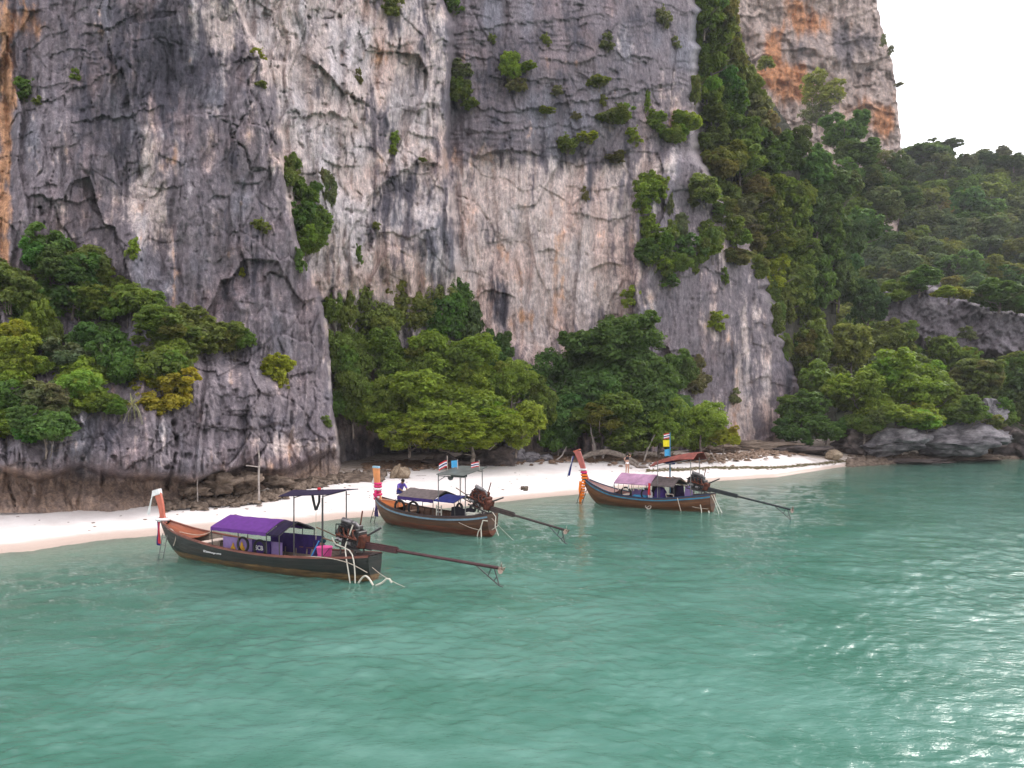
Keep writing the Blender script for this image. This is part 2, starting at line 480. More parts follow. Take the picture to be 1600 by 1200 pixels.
DARK = [(230, 60, 110, 90, .75), (270, 130, 90, 70, .7), (120, 230, 70, 110, .5), (370, 420, 60, 160, .4), (190, 250, 20, 60, .6), (262, 230, 22, 70, .5),
        (640, 330, 60, 70, .6), (655, 110, 20, 60, .4), (610, 40, 16, 60, .6), (640, 270, 40, 50, .4), (800, 130, 90, 90, .45), (900, 260, 60, 50, .5), (880, 60, 120, 60, .3),
        (770, 480, 30, 40, 1.0), (745, 350, 16, 50, .8), (1110, 450, 90, 60, .3), (420, 560, 80, 70, .3), (90, 700, 90, 25, .35), (170, 680, 26, 30, .8), (960, 330, 30, 50, .4), (1230, 600, 14, 50, .5)]
ORNG = [(6, 250, 16, 220, 1.4), (30, 30, 50, 40, 1.0), (20, 120, 14, 80, .5), (278, 440, 12, 60, .8), (258, 350, 12, 30, .5), (645, 50, 10, 50, .5), (783, 390, 16, 26, .9), (770, 260, 8, 24, .7), (868, 380, 8, 70, .6), (846, 210, 14, 14, .6),
        (820, 470, 50, 60, .4), (1050, 185, 22, 18, .7), (1145, 560, 14, 70, .6), (1165, 640, 22, 30, .4), (910, 520, 40, 50, .4), (900, 98, 18, 8, .6), (880, 130, 16, 8, .4), (700, 300, 14, 120, .35)]

ROCK = {'grey': (.203, .173, .186), 'dark': (.080, .073, .088), 'pale': (.545, .45, .412), 'orng': (.50, .26, .13), 'brown': (.33, .235, .175), 'white': (.66, .60, .585), 'blue': (.195, .195, .226), 'pink': (.285, .205, .205), 'pinkpale': (.575, .42, .365), 'bluepale': (.44, .43, .46)}

def make_cliff():
    xs = np.concatenate([np.arange(-260, -20, 14), np.arange(-20, 1312, 1.75)])
    ys = np.concatenate([np.arange(-460, -16, 12), np.arange(-16, 802, 1.75)])
    px, py = np.meshgrid(xs, ys)
    d = cliff_depth(px, py)
    A, B = px * .055, py * .055
    wx = .5 * perlin(A / 2.2, B / 2.6, seed=21); wy = .6 * perlin(A / 2.4, B / 2.1, seed=22)
    e1, e2, e3, e4 = (ipl(py, Y, X) for Y, X in ((E1Y, E1X), (E2Y, E2X), (E3Y, E3X), (E4Y, E4X)))
    isA = 1 - sig((px - e1) / 3); isC = sig((px - e2) / 3); isB = (1 - isA) * (1 - isC)
    isD = sig((px - e3) / 4) * smooth(220, 250, py)
    lowC = isC * smooth(215, 260, py + 14 * perlin(px / 45, 1.7, seed=31)) * (1 - isD)
    upC = isC * (1 - smooth(225, 270, py)) * (1 - isD)
    base = smooth(560, 640, py) * isA
    # relief, in metres towards the viewer
    r = 1.5 * fbm(A / 8, B / 13, octs=3, seed=1)
    fl1 = perlin((A + wx) / .95, B / 11, seed=2); fl2 = perlin((A + .4 * wx) / .38, B / 8, seed=3)
    fr1 = np.minimum(np.abs(perlin((A + 1.1 * wx) / 1.5, B / 13, seed=102)) / .35, 1)
    fr2 = np.minimum(np.abs(perlin((A + .7 * wx) / .62, B / 9, seed=103)) / .35, 1)
    r += (.22 + .38 * lowC + .34 * isB + .15 * isD) * fl1 + (.07 + .17 * lowC + .14 * isD + .08 * isB) * fl2
    r += (.12 + .30 * lowC + .42 * isB + .22 * isD + .10 * upC) * fr1 + (.05 + .13 * lowC + .16 * isB + .16 * isD) * fr2
    p1_, p2_, pid = worley((A + .9 * wx + .15 * B) / 2.3, (B + 1.5 * wy) / 9.5, seed=18)
    r += (.9 * isB + .45 * lowC + .35 * isA * smooth(330, 400, px) + .25 * isA + .3 * isD) * (pid - .5) * smooth(0, .12, p2_ - p1_)
    f1, f2, cid = worley((A + 1.2 * wx) / 2.6, (B + 1.2 * wy) / 3.6, seed=8)
    edge = f2 - f1
    blk = (.3 + .4 * isA * smooth(300, 420, px) + .25 * base + .2 * isB)
    r += blk * ((cid - .5) * 1.1 - .22 * np.exp(-(edge / .035) ** 2))
    g1, g2, gid = worley((A + .6 * wx) / .85, (B + .6 * wy) / 1.3, seed=9)
    cr2 = smooth(-.1, .5, fbm(A / 5, B / 5, octs=2, seed=77))
    r += (.07 + .16 * base + .10 * isB) * (gid - .5) - .10 * cr2 * np.exp(-((g2 - g1) / .045) ** 2) * (.3 + .7 * base)
    # flat joint faces that meet at sharp upright corners
    for (sx_, sy_, slope, sd_, wt) in ((5.2, 13.0, .30, 110, .85 * isA + 1.0 * isB + .35 * isC + .55 * isD), (1.9, 5.0, .22, 120, .30 * isA + .8 * isB + .2 * upC + .5 * base + .25 * isD)):
        ox, oy, ch = facet((A + .35 * wx + .10 * B) / sx_, (B + .35 * wy) / sy_, sd_)
        tx = ((ch & np.uint32(255)) / 127.5 - 1); ty = (((ch >> np.uint32(8)) & np.uint32(255)) / 127.5 - 1); o_ = (((ch >> np.uint32(16)) & np.uint32(255)) / 127.5 - 1)
        r += wt * (slope * sx_ * tx * ox * 1.3 + .10 * sy_ * ty * oy + .07 * sx_ * o_)
    # bedding ledges: sharp little overhangs
    tilt = np.where(px < 700, .22 * A, -.16 * A)
    Lz = (B + tilt + .9 * wy + .45 * fbm(A / 1.5, B / 1.5, octs=2, seed=12)) / 1.7
    saw = (Lz - np.floor(Lz))
    lm = smooth(-.1, .45, fbm(A / 4, B / 3, octs=3, seed=13))
    amt = (.03 + .24 * upC + .11 * isA * smooth(280, 80, px) + .08 * base)
    r += amt * lm * (saw ** 2.2 - .4)
    Lf = (B * 1.0 + tilt * .9 + 1.1 * wy) / .52
    r += (.02 + .12 * upC) * ((Lf - np.floor(Lf)) ** 2 - .35) * smooth(-.2, .3, perlin(A / 2.3, B / 1.4, seed=15))
    r += .13 * fbm(A / .7, B / 1.6, octs=5, seed=14, gain=.68) + .16 * isA * fl1 + .09 * isA * fl2
    rag = fbm(A / 1.3, B / 1.1, octs=3, seed=24)
    r -= .45 * smooth(.45, .8, rag) * (.4 + .6 * (base + upC + isB))
    und = isA * smooth(-2, 14, py - ipl(px, [-260, 0, 60, 130, 170, 215, 262, 300, 330, 390, 440, 500, 535], [730, 728, 745, 722, 735, 742, 740, 748, 738, 728, 735, 708, 700]))
    r = r * (1 - .6 * und)
    crk = np.zeros(px.shape)
    jx = px + 3.0 * perlin(px / 7, py / 7, seed=41) + 1.2 * perlin(px / 2.6, py / 2.6, seed=43); jy = py + 3.0 * perlin(px / 7, py / 7, seed=42)
    for pts, w, dep in CRACKS:
        q = np.array(pts); x0, y0 = q.min(0) - 14; x1, y1 = q.max(0) + 14
        i0, i1 = np.searchsorted(ys, [y0, y1]); j0, j1 = np.searchsorted(xs, [x0, x1])
        if i1 <= i0 or j1 <= j0: continue
        sl = (slice(i0, i1), slice(j0, j1))
        crk[sl] = np.maximum(crk[sl], dep * np.exp(-(polydist(jx[sl], jy[sl], pts) / (w * .8)) ** 2))
    hx = px + 5 * perlin(px / 16, py / 16, seed=51); hy = py + 6 * perlin(px / 24, py / 24, seed=52) + 5 * (fl1 + .6 * fl2) + 3.5 * perlin(px / 3.0, py / 5, seed=53)
    for pts, amp, hgt in STEPS:
        q = np.array(pts, float); x0, x1 = q[0, 0], q[-1, 0]
        if x1 < x0: q = q[::-1]; x0, x1 = x1, x0
        yl = ipl(hx, q[:, 0], q[:, 1]); up = yl - hy
        r += amp * (.56 + .2 * isB - .14 * isA) * np.exp(-np.maximum(up, 0) / hgt) * smooth(-1.2, 1.2, up) * smooth(x0 - 6, x0 + 22, hx) * smooth(x1 + 6, x1 - 22, hx)
    rdg = 1 - np.abs(perlin((A + .8 * wx) / 1.1, (B + .5 * wy) / 7.5, seed=56)) / .05
    rd2 = 1 - np.abs(perlin((A + .8 * wx) / .6 + 9, (B + .5 * wy) / 3.2, seed=57)) / .06
    msk = smooth(-.05, .4, fbm(A / 3.2, B / 4.5, octs=2, seed=58))
    r -= .30 * np.clip(rdg, 0, 1) * msk + .14 * np.clip(rd2, 0, 1) * smooth(.1, .5, fbm(A / 2.4, B / 2.4, octs=2, seed=59))
    r -= .46 * crk * np.clip(.55 + .9 * perlin(px / 9, py / 9, seed=47) + .5 * perlin(px / 26, py / 26, seed=48), .1, 1.2)
    d = d - r * np.clip((py + 500) / 300, .2, 1)
    X = (px - 800) / F * d; Z = H + (HY - py) / F * d
    verts = np.stack([X, d, Z], -1).reshape(-1, 3)
    cx = (px[:-1, :-1] + px[1:, 1:]) / 2; cy = (py[:-1, :-1] + py[1:, 1:]) / 2
    keep = cx < ipl(cy, ERY, ERX) + 4 * perlin(cy / 20, 0.3, seed=55)
    me = raw_mesh('cliff', verts, grid_quads(len(ys), len(xs), keep))
    # stains: bare pale rock, dark patches, iron orange, tide brown -- each with a shape of its own
    sx = A + .5 * wx + .25 * perlin(A / .9, B / 1.4, seed=68)
    st1 = perlin(sx / .85, B / 8, seed=61); st2 = perlin(sx / .33, B / 5, seed=62); st4 = perlin(sx / .14, B / 3.2, seed=67)
    st3 = perlin((A + .6 * wx) / 2.1, B / 12, seed=65)
    n1 = fbm(A / 2.6, B / 3.8, octs=5, seed=63, gain=.6); n2 = fbm(A / .8, B / 1.1, octs=4, seed=64, gain=.68); n3 = fbm(A / 5, B / 7, octs=4, seed=69)
    vert = .45 + .55 * np.clip(lowC + .7 * isB + .8 * isD + .3 * isA, 0, 1)
    streak = vert * (.60 * st1 + .50 * st2 + .28 * st4 + .55 * st3)
    P = -.42 * isA + .20 * isB - .66 * upC + .10 * lowC - .38 * isD + .9 * blobs(px, py, PALE) + streak * 1.25 + .5 * n1 + .32 * n2
    D = -.50 + 1.0 * blobs(px, py, DARK) + .30 * upC + .12 * isA - 1.15 * streak - .6 * n1 + .35 * n2 - .22 * lowC
    O = -.52 + .9 * blobs(px, py, ORNG) + .6 * n1 + .5 * st1 + .3 * st2 + .2 * n2 + .12 * lowC
    wP = smooth(-.05, .65, P); wD = smooth(-.1, .7, D); wO = smooth(-.02, .7, O) * .85
    wBl = smooth(.05, .8, n3 + .5 * st3 + .3 * st1 + .35 * isB - .1) * .7
    wPk = smooth(.05, .7, -n3 + .45 * st1 + .4 * n1 + .1 * lowC) * .7
    yb = ipl(px, [0, 170, 300, 400, 450, 500, 540], [726, 735, 742, 728, 722, 712, 704]) + 10 * n1
    wBr = isA * smooth(-4, 22, py - yb) * (.85 + .2 * n2)
    wWh = smooth(.42, .8, st2 * vert * .7 + .6 * perlin(sx / .5, B / 3.4, seed=66) + .25 * n2) * .6 * (isA * .75 + isC * .5 + .5 * isB)
    c = np.ones((*px.shape, 3)) * np.array(ROCK['grey'])
    def mixin(c, w, k): w = np.clip(w, 0, 1)[..., None]; return c * (1 - w) + np.array(ROCK[k]) * w
    c = mixin(c, wBl, 'blue'); c = mixin(c, wPk * .6, 'pink')
    cp = np.ones_like(c) * np.array(ROCK['pale']); cp = mixin(cp, wPk, 'pinkpale'); cp = mixin(cp, wBl * .7, 'bluepale')
    c = c * (1 - wP[..., None]) + cp * wP[..., None]
    c = mixin(c, wD, 'dark'); c = mixin(c, wO, 'orng'); c = mixin(c, wBr, 'brown'); c = mixin(c, wWh, 'white')
    c *= (1 + .26 * n2 + .14 * fl2)[..., None]
    # green-black earth where the scrub covers the ridge to the right of the bare face
    wg = sig((px - e4 - 8 - 9 * perlin(py / 24, 7.7, seed=95) - 6 * perlin(py / 9, 3.7, seed=96)) / 4)[..., None] * .9
    c = c * (1 - wg) + np.array((.05, .052, .033)) * wg
    point_color(me, 'stain', np.clip(c, .02, .9).reshape(-1, 3))
    o = link('cliff', me, M_ROCK); tag(o, kind='structure')
    global CL
    CL = (xs, ys, d)

def cliff_at(px, py):
    xs, ys, d = CL
    i = int(np.clip(np.searchsorted(ys, py), 3, len(ys) - 4)); j = int(np.clip(np.searchsorted(xs, px), 3, len(xs) - 4))
    return float(np.median(d[i - 3:i + 4, j - 3:j + 4]))

def rock_material():
    t = NT('limestone')
    c = t.attr('stain')
    n = t.noise(2.4, 6, .7, stretch=(1.5, 1.5, .75)); f = t.noise(10, 4, .72); st = t.noise(2.0, 6, .7, stretch=(2.4, 2.4, .42))
    c = t.mix(1.0, c, t.mix(t.ramp(n, .3, .72), (.66, .66, .68), (1.28, 1.26, 1.25)), 'MULTIPLY')
    c = t.mix(.6, c, t.mix(t.ramp(st, .3, .7), (.64, .64, .68), (1.3, 1.28, 1.26)), 'MULTIPLY')
    c = t.mix(.8, c, t.mix(t.ramp(f, .3, .7), (.70, .70, .70), (1.24, 1.24, 1.24)), 'MULTIPLY')
    hgt = t.math('ADD', t.math('MULTIPLY', n, .7), t.math('ADD', t.math('MULTIPLY', f, .45), t.math('MULTIPLY', st, .45)))
    return t.done(t.bsdf(c, .88, .18, t.bump(hgt, .75, .16)))

def make_tower():
    EY = [-320, 0, 60, 100, 180, 240, 330, 440]; EX = [1355, 1369, 1383, 1395, 1404, 1409, 1404, 1400]
    ys = np.arange(-320, 440, 1.9); u = np.linspace(0, 1, 150); ub = np.linspace(0, 1, 14)[1:]
    ex = ipl(ys, EY, EX) + 2.2 * perlin(ys / 13, .5, seed=3) + 1.4 * perlin(ys / 4.5, 1.5, seed=4)
    px = 1120 + (ex - 1120)[:, None] * u[None, :]; py = np.repeat(ys[:, None], len(u), 1)
    A, B = px * .15, py * .15
    wx = perlin(A / 5, B / 5, seed=5)
    r = 4 * fbm(A / 14, B / 16, octs=4, seed=6) + 1.1 * perlin((A + wx) / 2.6, B / 15, seed=7)
    f1, f2, cid = worley((A + 2 * wx) / 6, (B + wx) / 7, seed=8)
    r += 1.6 * (cid - .5) + .9 * perlin((A + wx) / 1.2, B / 9, seed=17)
    L = (B + .2 * A + 1.5 * wx + fbm(A / 5, B / 5, octs=2, seed=9)) / 5.5
    r += 1.5 * ((L - np.floor(L)) ** 2 - .4) * smooth(-.3, .4, fbm(A / 9, B / 7, octs=2, seed=18)) + .9 * fbm(A / 1.8, B / 2.4, octs=5, seed=10, gain=.68)
    r -= 1.6 * smooth(.3, .8, fbm(A / 3.5, B / 3, octs=3, seed=14))
    d = 205 + (u[None, :] ** 3) * 10 - r
    Xf = (px - 800) / F * d; Zf = H + (HY - py) / F * d
    # the side that turns away round the corner
    Xl, Zl, dl = Xf[:, -1:], Zf[:, -1:], d[:, -1:]
    db = dl + ub[None, :] * 45
    Xb = Xl + ub[None, :] * 45 * (Xl / dl) - 10 * ub[None, :] ** 2 + 1.5 * perlin(ub[None, :] * 9, ys[:, None] / 20, seed=12) * ub
    Zb = Zl + ub[None, :] * 0
    verts = np.stack([np.concatenate([Xf, Xb], 1), np.concatenate([d, db], 1), np.concatenate([Zf, Zb], 1)], -1).reshape(-1, 3)
    me = raw_mesh('rock_tower', verts, grid_quads(len(ys), len(u) + len(ub)))
    n1 = fbm(A / 7, B / 8, octs=4, seed=20, gain=.6); st = perlin((A + wx) / 2.2, B / 14, seed=21) + .7 * perlin((A + wx) / .9, B / 9, seed=23); n2 = fbm(A / 2, B / 2, octs=4, seed=22, gain=.68)
    ob = blobs(px, py, [(1205, 70, 14, 40, .9), (1200, 115, 20, 14, .7), (1240, 20, 16, 30, .7), (1230, 130, 40, 34, 1.0), (1260, 40, 20, 20, .5), (1385, 185, 18, 34, 1.0), (1350, 165, 14, 40, .5), (1320, 180, 20, 30, .4), (1280, 20, 20, 50, .4)])
    gb = blobs(px, py, [(1300, 70, 50, 40, .8), (1345, 60, 40, 40, .7), (1395, 120, 12, 60, .5), (1250, 85, 30, 20, .5), (1330, 120, 50, 20, .5)])
    c = np.ones((*px.shape, 3)) * np.array((.52, .41, .36))
    def mx(c, w, k): w = np.clip(w, 0, 1)[..., None]; return c * (1 - w) + np.array(k) * w
    c = mx(c, smooth(-.1, .7, .4 * n1 + .5 * st + .2 + .2 * n2 - gb * .4) * .8, (.64, .52, .46))
    c = mx(c, smooth(0, .9, gb * .8 - .22 + .5 * n1 - .5 * st), (.235, .20, .205))
    c = mx(c, smooth(.05, .8, ob * 1.4 + .5 * n1 + .4 * st - .22) * .9, (.64, .29, .13))
    c *= (1 + .3 * n2)[..., None]
    c = np.concatenate([c, np.repeat(c[:, -1:], len(ub), 1)], 1)
    point_color(me, 'stain', np.clip(c, .03, .9).reshape(-1, 3))
    tag(link('rock_tower', me, M_ROCK_FAR), kind='structure')

def hill_crest(px): return ipl(px, [1120, 1180, 1230, 1300, 1340, 1400, 1450, 1500, 1560, 1620, 1800, 2400], [130, 190, 250, 300, 300, 262, 246, 256, 264, 270, 330, 420])
def hill_depth(px, py):
    c = hill_crest(px)
    t = np.clip((700 - py) / (700 - c), 0, 1.0)
    return 103 + 150 * t ** 1.15 + ipl(px, [1120, 1300, 1500, 2400], [14, 4, 0, 40])

def make_hillside():
    px, v = np.meshgrid(np.arange(1090, 2420, 14), np.linspace(0, 1, 70))
    py = 735 + (hill_crest(px) - 735) * v
    d = hill_depth(px, py) + 5 * fbm(px / 60, py / 60, octs=3, seed=70)
    X = (px - 800) / F * d; Z = H + (HY - py) / F * d
    verts = np.stack([X, d, Z], -1)
    back = verts[-1:].copy(); back[..., 1] += 120; back[..., 0] *= 1.5; back[..., 2] -= 30
    verts = np.concatenate([verts, back], 0)
    me = raw_mesh('hillside', verts.reshape(-1, 3), grid_quads(*verts.shape[:2])[:, ::-1])
    tag(link('hillside', me, M_EARTH), kind='structure')

SHX = [-3000, -700, -200, 0, 223, 400, 574, 770, 907, 1000, 1114, 1212, 1260, 1330, 1420, 1500, 1600, 1800, 2600, 6000]
SHD = [24, 30, 33, 34.8, 39, 42, 45.8, 52.3, 57.6, 62, 67, 71, 76, 84, 90, 93, 96, 104, 130, 200]
def shore(px): return np.interp(px, SHX, SHD) + .5 * perlin(np.asarray(px) / 60.0, 0.4, seed=80)

def ground_z(px, d):
    s = d - shore(px)
    up = 1.75 * (1 - np.exp(-np.maximum(s, 0) / 9.5)) + .1 * np.maximum(s, 0) * smooth(1280, 1330, px) * .35
    dn = np.maximum(s, -14) * .055 - .04 * np.clip(-s - 14, 0, 45)
    rip = .035 * fbm(px / 30, d / 1.4, octs=3, seed=82) * smooth(.6, 3, s)
    return np.where(s > 0, up, dn) + rip

def make_ground():
    cols = np.concatenate([[-3800, -2500, -1200, -700, -400], np.arange(-200, 1700, 4.5), [1800, 2100, 2600, 3600, 5200]])
    rows = np.concatenate([np.arange(10, 30, 2.0), np.arange(30, 100, .26), np.arange(100, 130, 3), [140, 170, 220, 320, 620]])
    px, d = np.meshgrid(cols, rows)
    z = ground_z(px, d)
    X = (px - 800) / F * d
    verts = np.stack([X, d, z], -1)
    near = verts[:1].copy(); near[..., 1] = -400; near[..., 0] *= 30; near[..., 2] = -3.2
    verts = np.concatenate([near, verts], 0)
    me = raw_mesh('beach', verts.reshape(-1, 3), grid_quads(*verts.shape[:2])[:, ::-1])
    # leaf litter and earth towards the trees, gravel on the rocky shore
    s = d - shore(px)
    n = fbm(px / 28, d / 2.0, octs=4, seed=85, gain=.6)
    back = ipl(px, [-200, 0, 300, 530, 600, 750, 850, 1000, 1130, 1200, 1270, 1320, 1500], [10.5, 10.5, 10.5, 14, 17, 20, 18.5, 13.5, 17, 14.5, 6, 1.5, .5])
    lit = smooth(-2.2, 2.2, s - back + 2.2 * n) * .95
    line = np.exp(-((s - ipl(px, [900, 1000, 1114, 1260, 1330], [6.5, 5.8, 5.2, 3.0, 2.0]) - .8 * n) / .65) ** 2) * smooth(950, 1060, px) * smooth(-.5, .4, n + .2)
    lit = np.maximum(lit, line * .75)
    lit = np.concatenate([lit[:1] * 0, lit], 0)
    point_float(me, 'litter', lit)
    tag(link('beach', me, M_SAND), kind='structure')

def make_water():
    cols = np.concatenate([[-3500, -1400, -600, -300], np.arange(-120, 1721, 2.6), [1900, 2300, 3200, 5000]])
    pys = np.concatenate([np.arange(1215, 712, -1.9)])
    rows = np.concatenate([H * F / (pys - HY), [108, 130, 180, 300, 600]])
    px, d = np.meshgrid(cols, rows)
    X = (px - 800) / F * d; Y = d
    foot = d / F * 2.6 * 1.6
    def wave(lx, ly, amp, seed, ang):
        ca, sa = math.cos(ang), math.sin(ang)
        u, v = X * ca + Y * sa, -X * sa + Y * ca
        lim = smooth(ly * .9, ly * .35, foot * np.maximum(1, d / H * .35))
        return amp * lim * perlin(u / lx, v / ly, 0.37 * seed, seed=seed)
    X0, Y0 = X.copy(), Y.copy()
    X = X + 1.1 * perlin(X0 / 4.5, Y0 / 4.5, .2, seed=31); Y = Y + .9 * perlin(X0 / 4.5, Y0 / 4.5, .2, seed=32)
    grp = .55 + .9 * np.clip(.5 + perlin(X0 / 9, Y0 / 7, .4, seed=33), 0, 1.2)
    z = wave(7.0, 4.2, .04, 1, .35) + grp * (wave(2.3, 1.4, .034, 2, -.35) + wave(1.1, .75, .026, 3, .4) + wave(.72, .5, .027, 5, -.8) + wave(.46, .34, .025, 4, .7) + wave(.3, .24, .017, 6, -.1))
    X, Y = X0, Y0
    calm = smooth(0, 9, shore(px) - d) * .75 + .25
    z = z * calm
    dep = np.clip(-ground_z(px, d), 0, 5)
    dep = np.where(d > 105, 4, dep)
    verts = np.stack([X, Y, z], -1)
    near = verts[:1].copy(); near[..., 1] = -400; near[..., 0] *= 25
    verts = np.concatenate([near, verts], 0); dep = np.concatenate([dep[:1], dep], 0)
    me = raw_mesh('water', verts.reshape(-1, 3), grid_quads(*verts.shape[:2])[:, ::-1])
    me.flip_normals() if me.polygons[len(me.polygons) // 2].normal.z < 0 else None
    point_float(me, 'depth', dep)
    tag(link('water', me, M_WATER), kind='structure')

def water_material():
    t = NT('sea_water')
    dep = t.attr('depth', 'Fac')
    big = t.noise(.16, 5, .65, stretch=(1, 2.0, 1)); mid = t.noise(1.1, 6, .7, stretch=(.7, 1.5, 1))
    c = t.mix(t.ramp(big, .36, .66), (.060, .168, .124), (.112, .246, .200))
    c = t.mix(t.ramp(mid, .42, .78), t.mix(.30, c, (.045, .13, .095)), t.mix(.35, c, (.16, .30, .245)))  # dark and light patches painted in for cliff reflections on the waves
    w1 = t.noise(2.6, 4, .6, stretch=(.75, 1.35, 1)); w2 = t.noise(9.0, 3, .6, stretch=(.8, 1.3, 1))
    w3 = t.noise(4.6, 4, .6, stretch=(.7, 1.3, 1))
    nrm = t.bump(w2, .3, .03, t.bump(w3, .4, .05, t.bump(w1, .35, .07)))
    dif = t.node('ShaderNodeBsdfDiffuse'); t.put(dif.inputs['Color'], c); t.l.new(nrm, dif.inputs['Normal'])
    tr = t.node('ShaderNodeBsdfTransparent'); tr.inputs[0].default_value = (.72, .97, .92, 1)
    a = t.math('SUBTRACT', 1.0, t.math('POWER', 2.718, t.math('MULTIPLY', dep, -1.9)))
    body = t.node('ShaderNodeMixShader'); t.l.new(a, body.inputs[0]); t.l.new(tr.outputs[0], body.inputs[1]); t.l.new(dif.outputs[0], body.inputs[2])
    gl = t.node('ShaderNodeBsdfGlossy'); gl.inputs['Roughness'].default_value = .025; t.l.new(nrm, gl.inputs['Normal'])
    fr = t.node('ShaderNodeFresnel'); fr.inputs['IOR'].default_value = 1.333; t.l.new(nrm, fr.inputs['Normal'])
    ms = t.node('ShaderNodeMixShader'); t.l.new(fr.outputs[0], ms.inputs[0]); t.l.new(body.outputs[0], ms.inputs[1]); t.l.new(gl.outputs[0], ms.inputs[2])
    return t.done(ms.outputs[0])

def sand_material():
    t = NT('coral_sand')
    g = t.node('ShaderNodeNewGeometry'); xyz = t.node('ShaderNodeSeparateXYZ'); t.l.new(g.outputs['Position'], xyz.inputs[0])
    n = t.noise(.8, 5, .6); f = t.noise(22, 3, .7)
    dry = t.mix(t.ramp(n, .3, .7), (.70, .635, .60), (.78, .72, .69))
    z = t.math('ADD', xyz.outputs[2], t.math('MULTIPLY', t.math('SUBTRACT', n, .5), .12))
    wet = t.ramp(z, .13, .30)
    c = t.mix(wet, t.mix(t.ramp(z, -.10, .02), (.66, .60, .48), (.51, .40, .34)), dry)
    lit = t.mix(t.ramp(t.noise(3.5, 5, .65), .35, .65), (.20, .145, .105), (.42, .34, .28))
    lf = t.math('MULTIPLY', t.attr('litter', 'Fac'), t.ramp(t.noise(1.6, 5, .7), .25, .6, .55, 1.0))
    c = t.mix(lf, c, lit)
    c = t.mix(.5, c, t.mix(t.ramp(f, .3, .7), (.86, .86, .86), (1.1, 1.1, 1.1)), 'MULTIPLY')
    rough = t.ramp(z, .02, .2, .35, .95)
    return t.done(t.bsdf(c, rough, .25, t.bump(t.math('ADD', n, t.math('MULTIPLY', f, .2)), .5, .06)))

M_ROCK = rock_material()
def rock_far():
    t = NT('limestone_far'); c = t.attr('stain')
    n = t.noise(.9, 8, .75); st = t.noise(.5, 6, .7, stretch=(2.5, 2.5, .3))
    c = t.mix(1.0, c, t.mix(t.ramp(n, .3, .72), (.6, .6, .63), (1.3, 1.28, 1.26)), 'MULTIPLY')
    c = t.mix(.7, c, t.mix(t.ramp(st, .3, .7), (.72, .72, .74), (1.22, 1.2, 1.18)), 'MULTIPLY')
    return t.done(t.bsdf(c, .9, .15, t.bump(n, 1.0, 1.1)))
M_ROCK_FAR = rock_far()
M_EARTH = plain('shade_dark_soil', (.035, .04, .022), .95, .1, .4, .3)  # soil colour kept dark so gaps between the crowns look shaded
M_SAND = sand_material()
M_WATER = water_material()
make_cliff()
make_tower()
make_hillside()
make_ground()
make_water()

def make_haze(density):
    """thin humid air: one closed box round the camera, the land and the sea"""
    t = NT('humid_air')
    v = t.node('ShaderNodeVolumePrincipled')
    v.inputs['Color'].default_value = (.93, .95, 1.0, 1); v.inputs['Density'].default_value = density
    t.l.new(v.outputs[0], t.out.inputs['Volume'])
    m = MB(); m.box((0, 110, 82), (6000, 1300, 185))
    tag(m.build('haze', t.m), kind='stuff')
make_haze(.00022)
# ------------------------------------------------------------------ rocks on the shore
def rock_mesh(name, seed, sub=4, rough=.35, squash=(1, 1, 1), block=.5):
    bm = bmesh.new(); bmesh.ops.create_icosphere(bm, subdivisions=sub, radius=1)
    p = np.array([v.co for v in bm.verts]); fs = np.array([[v.index for v in f.verts] for f in bm.faces]); bm.free()
    n = p.copy()
    r = np.random.default_rng(seed)
    q = p.copy()
    for k in range(9):                                  # cut flat faces off the ball, as broken stone has
        a = r.normal(size=3); a /= np.linalg.norm(a); h = r.uniform(.55, .85)
        s = q @ a; over = np.maximum(s - h, 0)
        q -= over[:, None] * a * block * 1.6
    dd = fbm(p[:, 0] * 1.3 + seed, p[:, 1] * 1.3, p[:, 2] * 1.3 + .3, octs=3, seed=seed) * rough + fbm(p[:, 0] * 5 + seed, p[:, 1] * 5, p[:, 2] * 5 + .3, octs=3, seed=seed + 5) * rough * .3
    cr_ = 1 - np.abs(perlin(p[:, 0] * 1.7 + seed, p[:, 1] * 1.7, p[:, 2] * 2.3 + .7, seed=seed + 9)) / .07
    dd = dd - .10 * np.clip(cr_, 0, 1) * (rough > .15) + .04 * perlin(p[:, 0] * 14, p[:, 1] * 14, p[:, 2] * 22 + .1, seed=seed + 2)
    q = q * (1 + dd)[:, None] * np.array(squash)
    return raw_mesh(name, q, fs, smooth_shade=(sub >= 4))

def rock_mat(name, col, col2, top=None):
    t = NT(name); n = t.noise(2.0, 6, .65); f = t.noise(9, 4, .7); v = t.node('ShaderNodeTexVoronoi'); v.inputs['Scale'].default_value = 3.0
    t.l.new(t.obj(), v.inputs['Vector'])
    c = t.mix(t.ramp(n, .35, .65), col, col2)
    c = t.mix(.8, c, t.mix(t.ramp(f, .3, .7), (.6, .6, .6), (1.3, 1.3, 1.3)), 'MULTIPLY')
    return t.done(t.bsdf(c, .85, .2, t.bump(t.math('ADD', n, t.math('MULTIPLY', f, .5)), .9, .12)))
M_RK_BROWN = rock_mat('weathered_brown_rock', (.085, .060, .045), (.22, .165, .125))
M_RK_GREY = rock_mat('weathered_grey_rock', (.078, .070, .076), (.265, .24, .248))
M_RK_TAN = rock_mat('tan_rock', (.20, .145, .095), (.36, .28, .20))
M_RK_DARK = rock_mat('dark_rock', (.045, .036, .034), (.13, .10, .09))  # darker brown tones, for bank, shore and waterline rocks

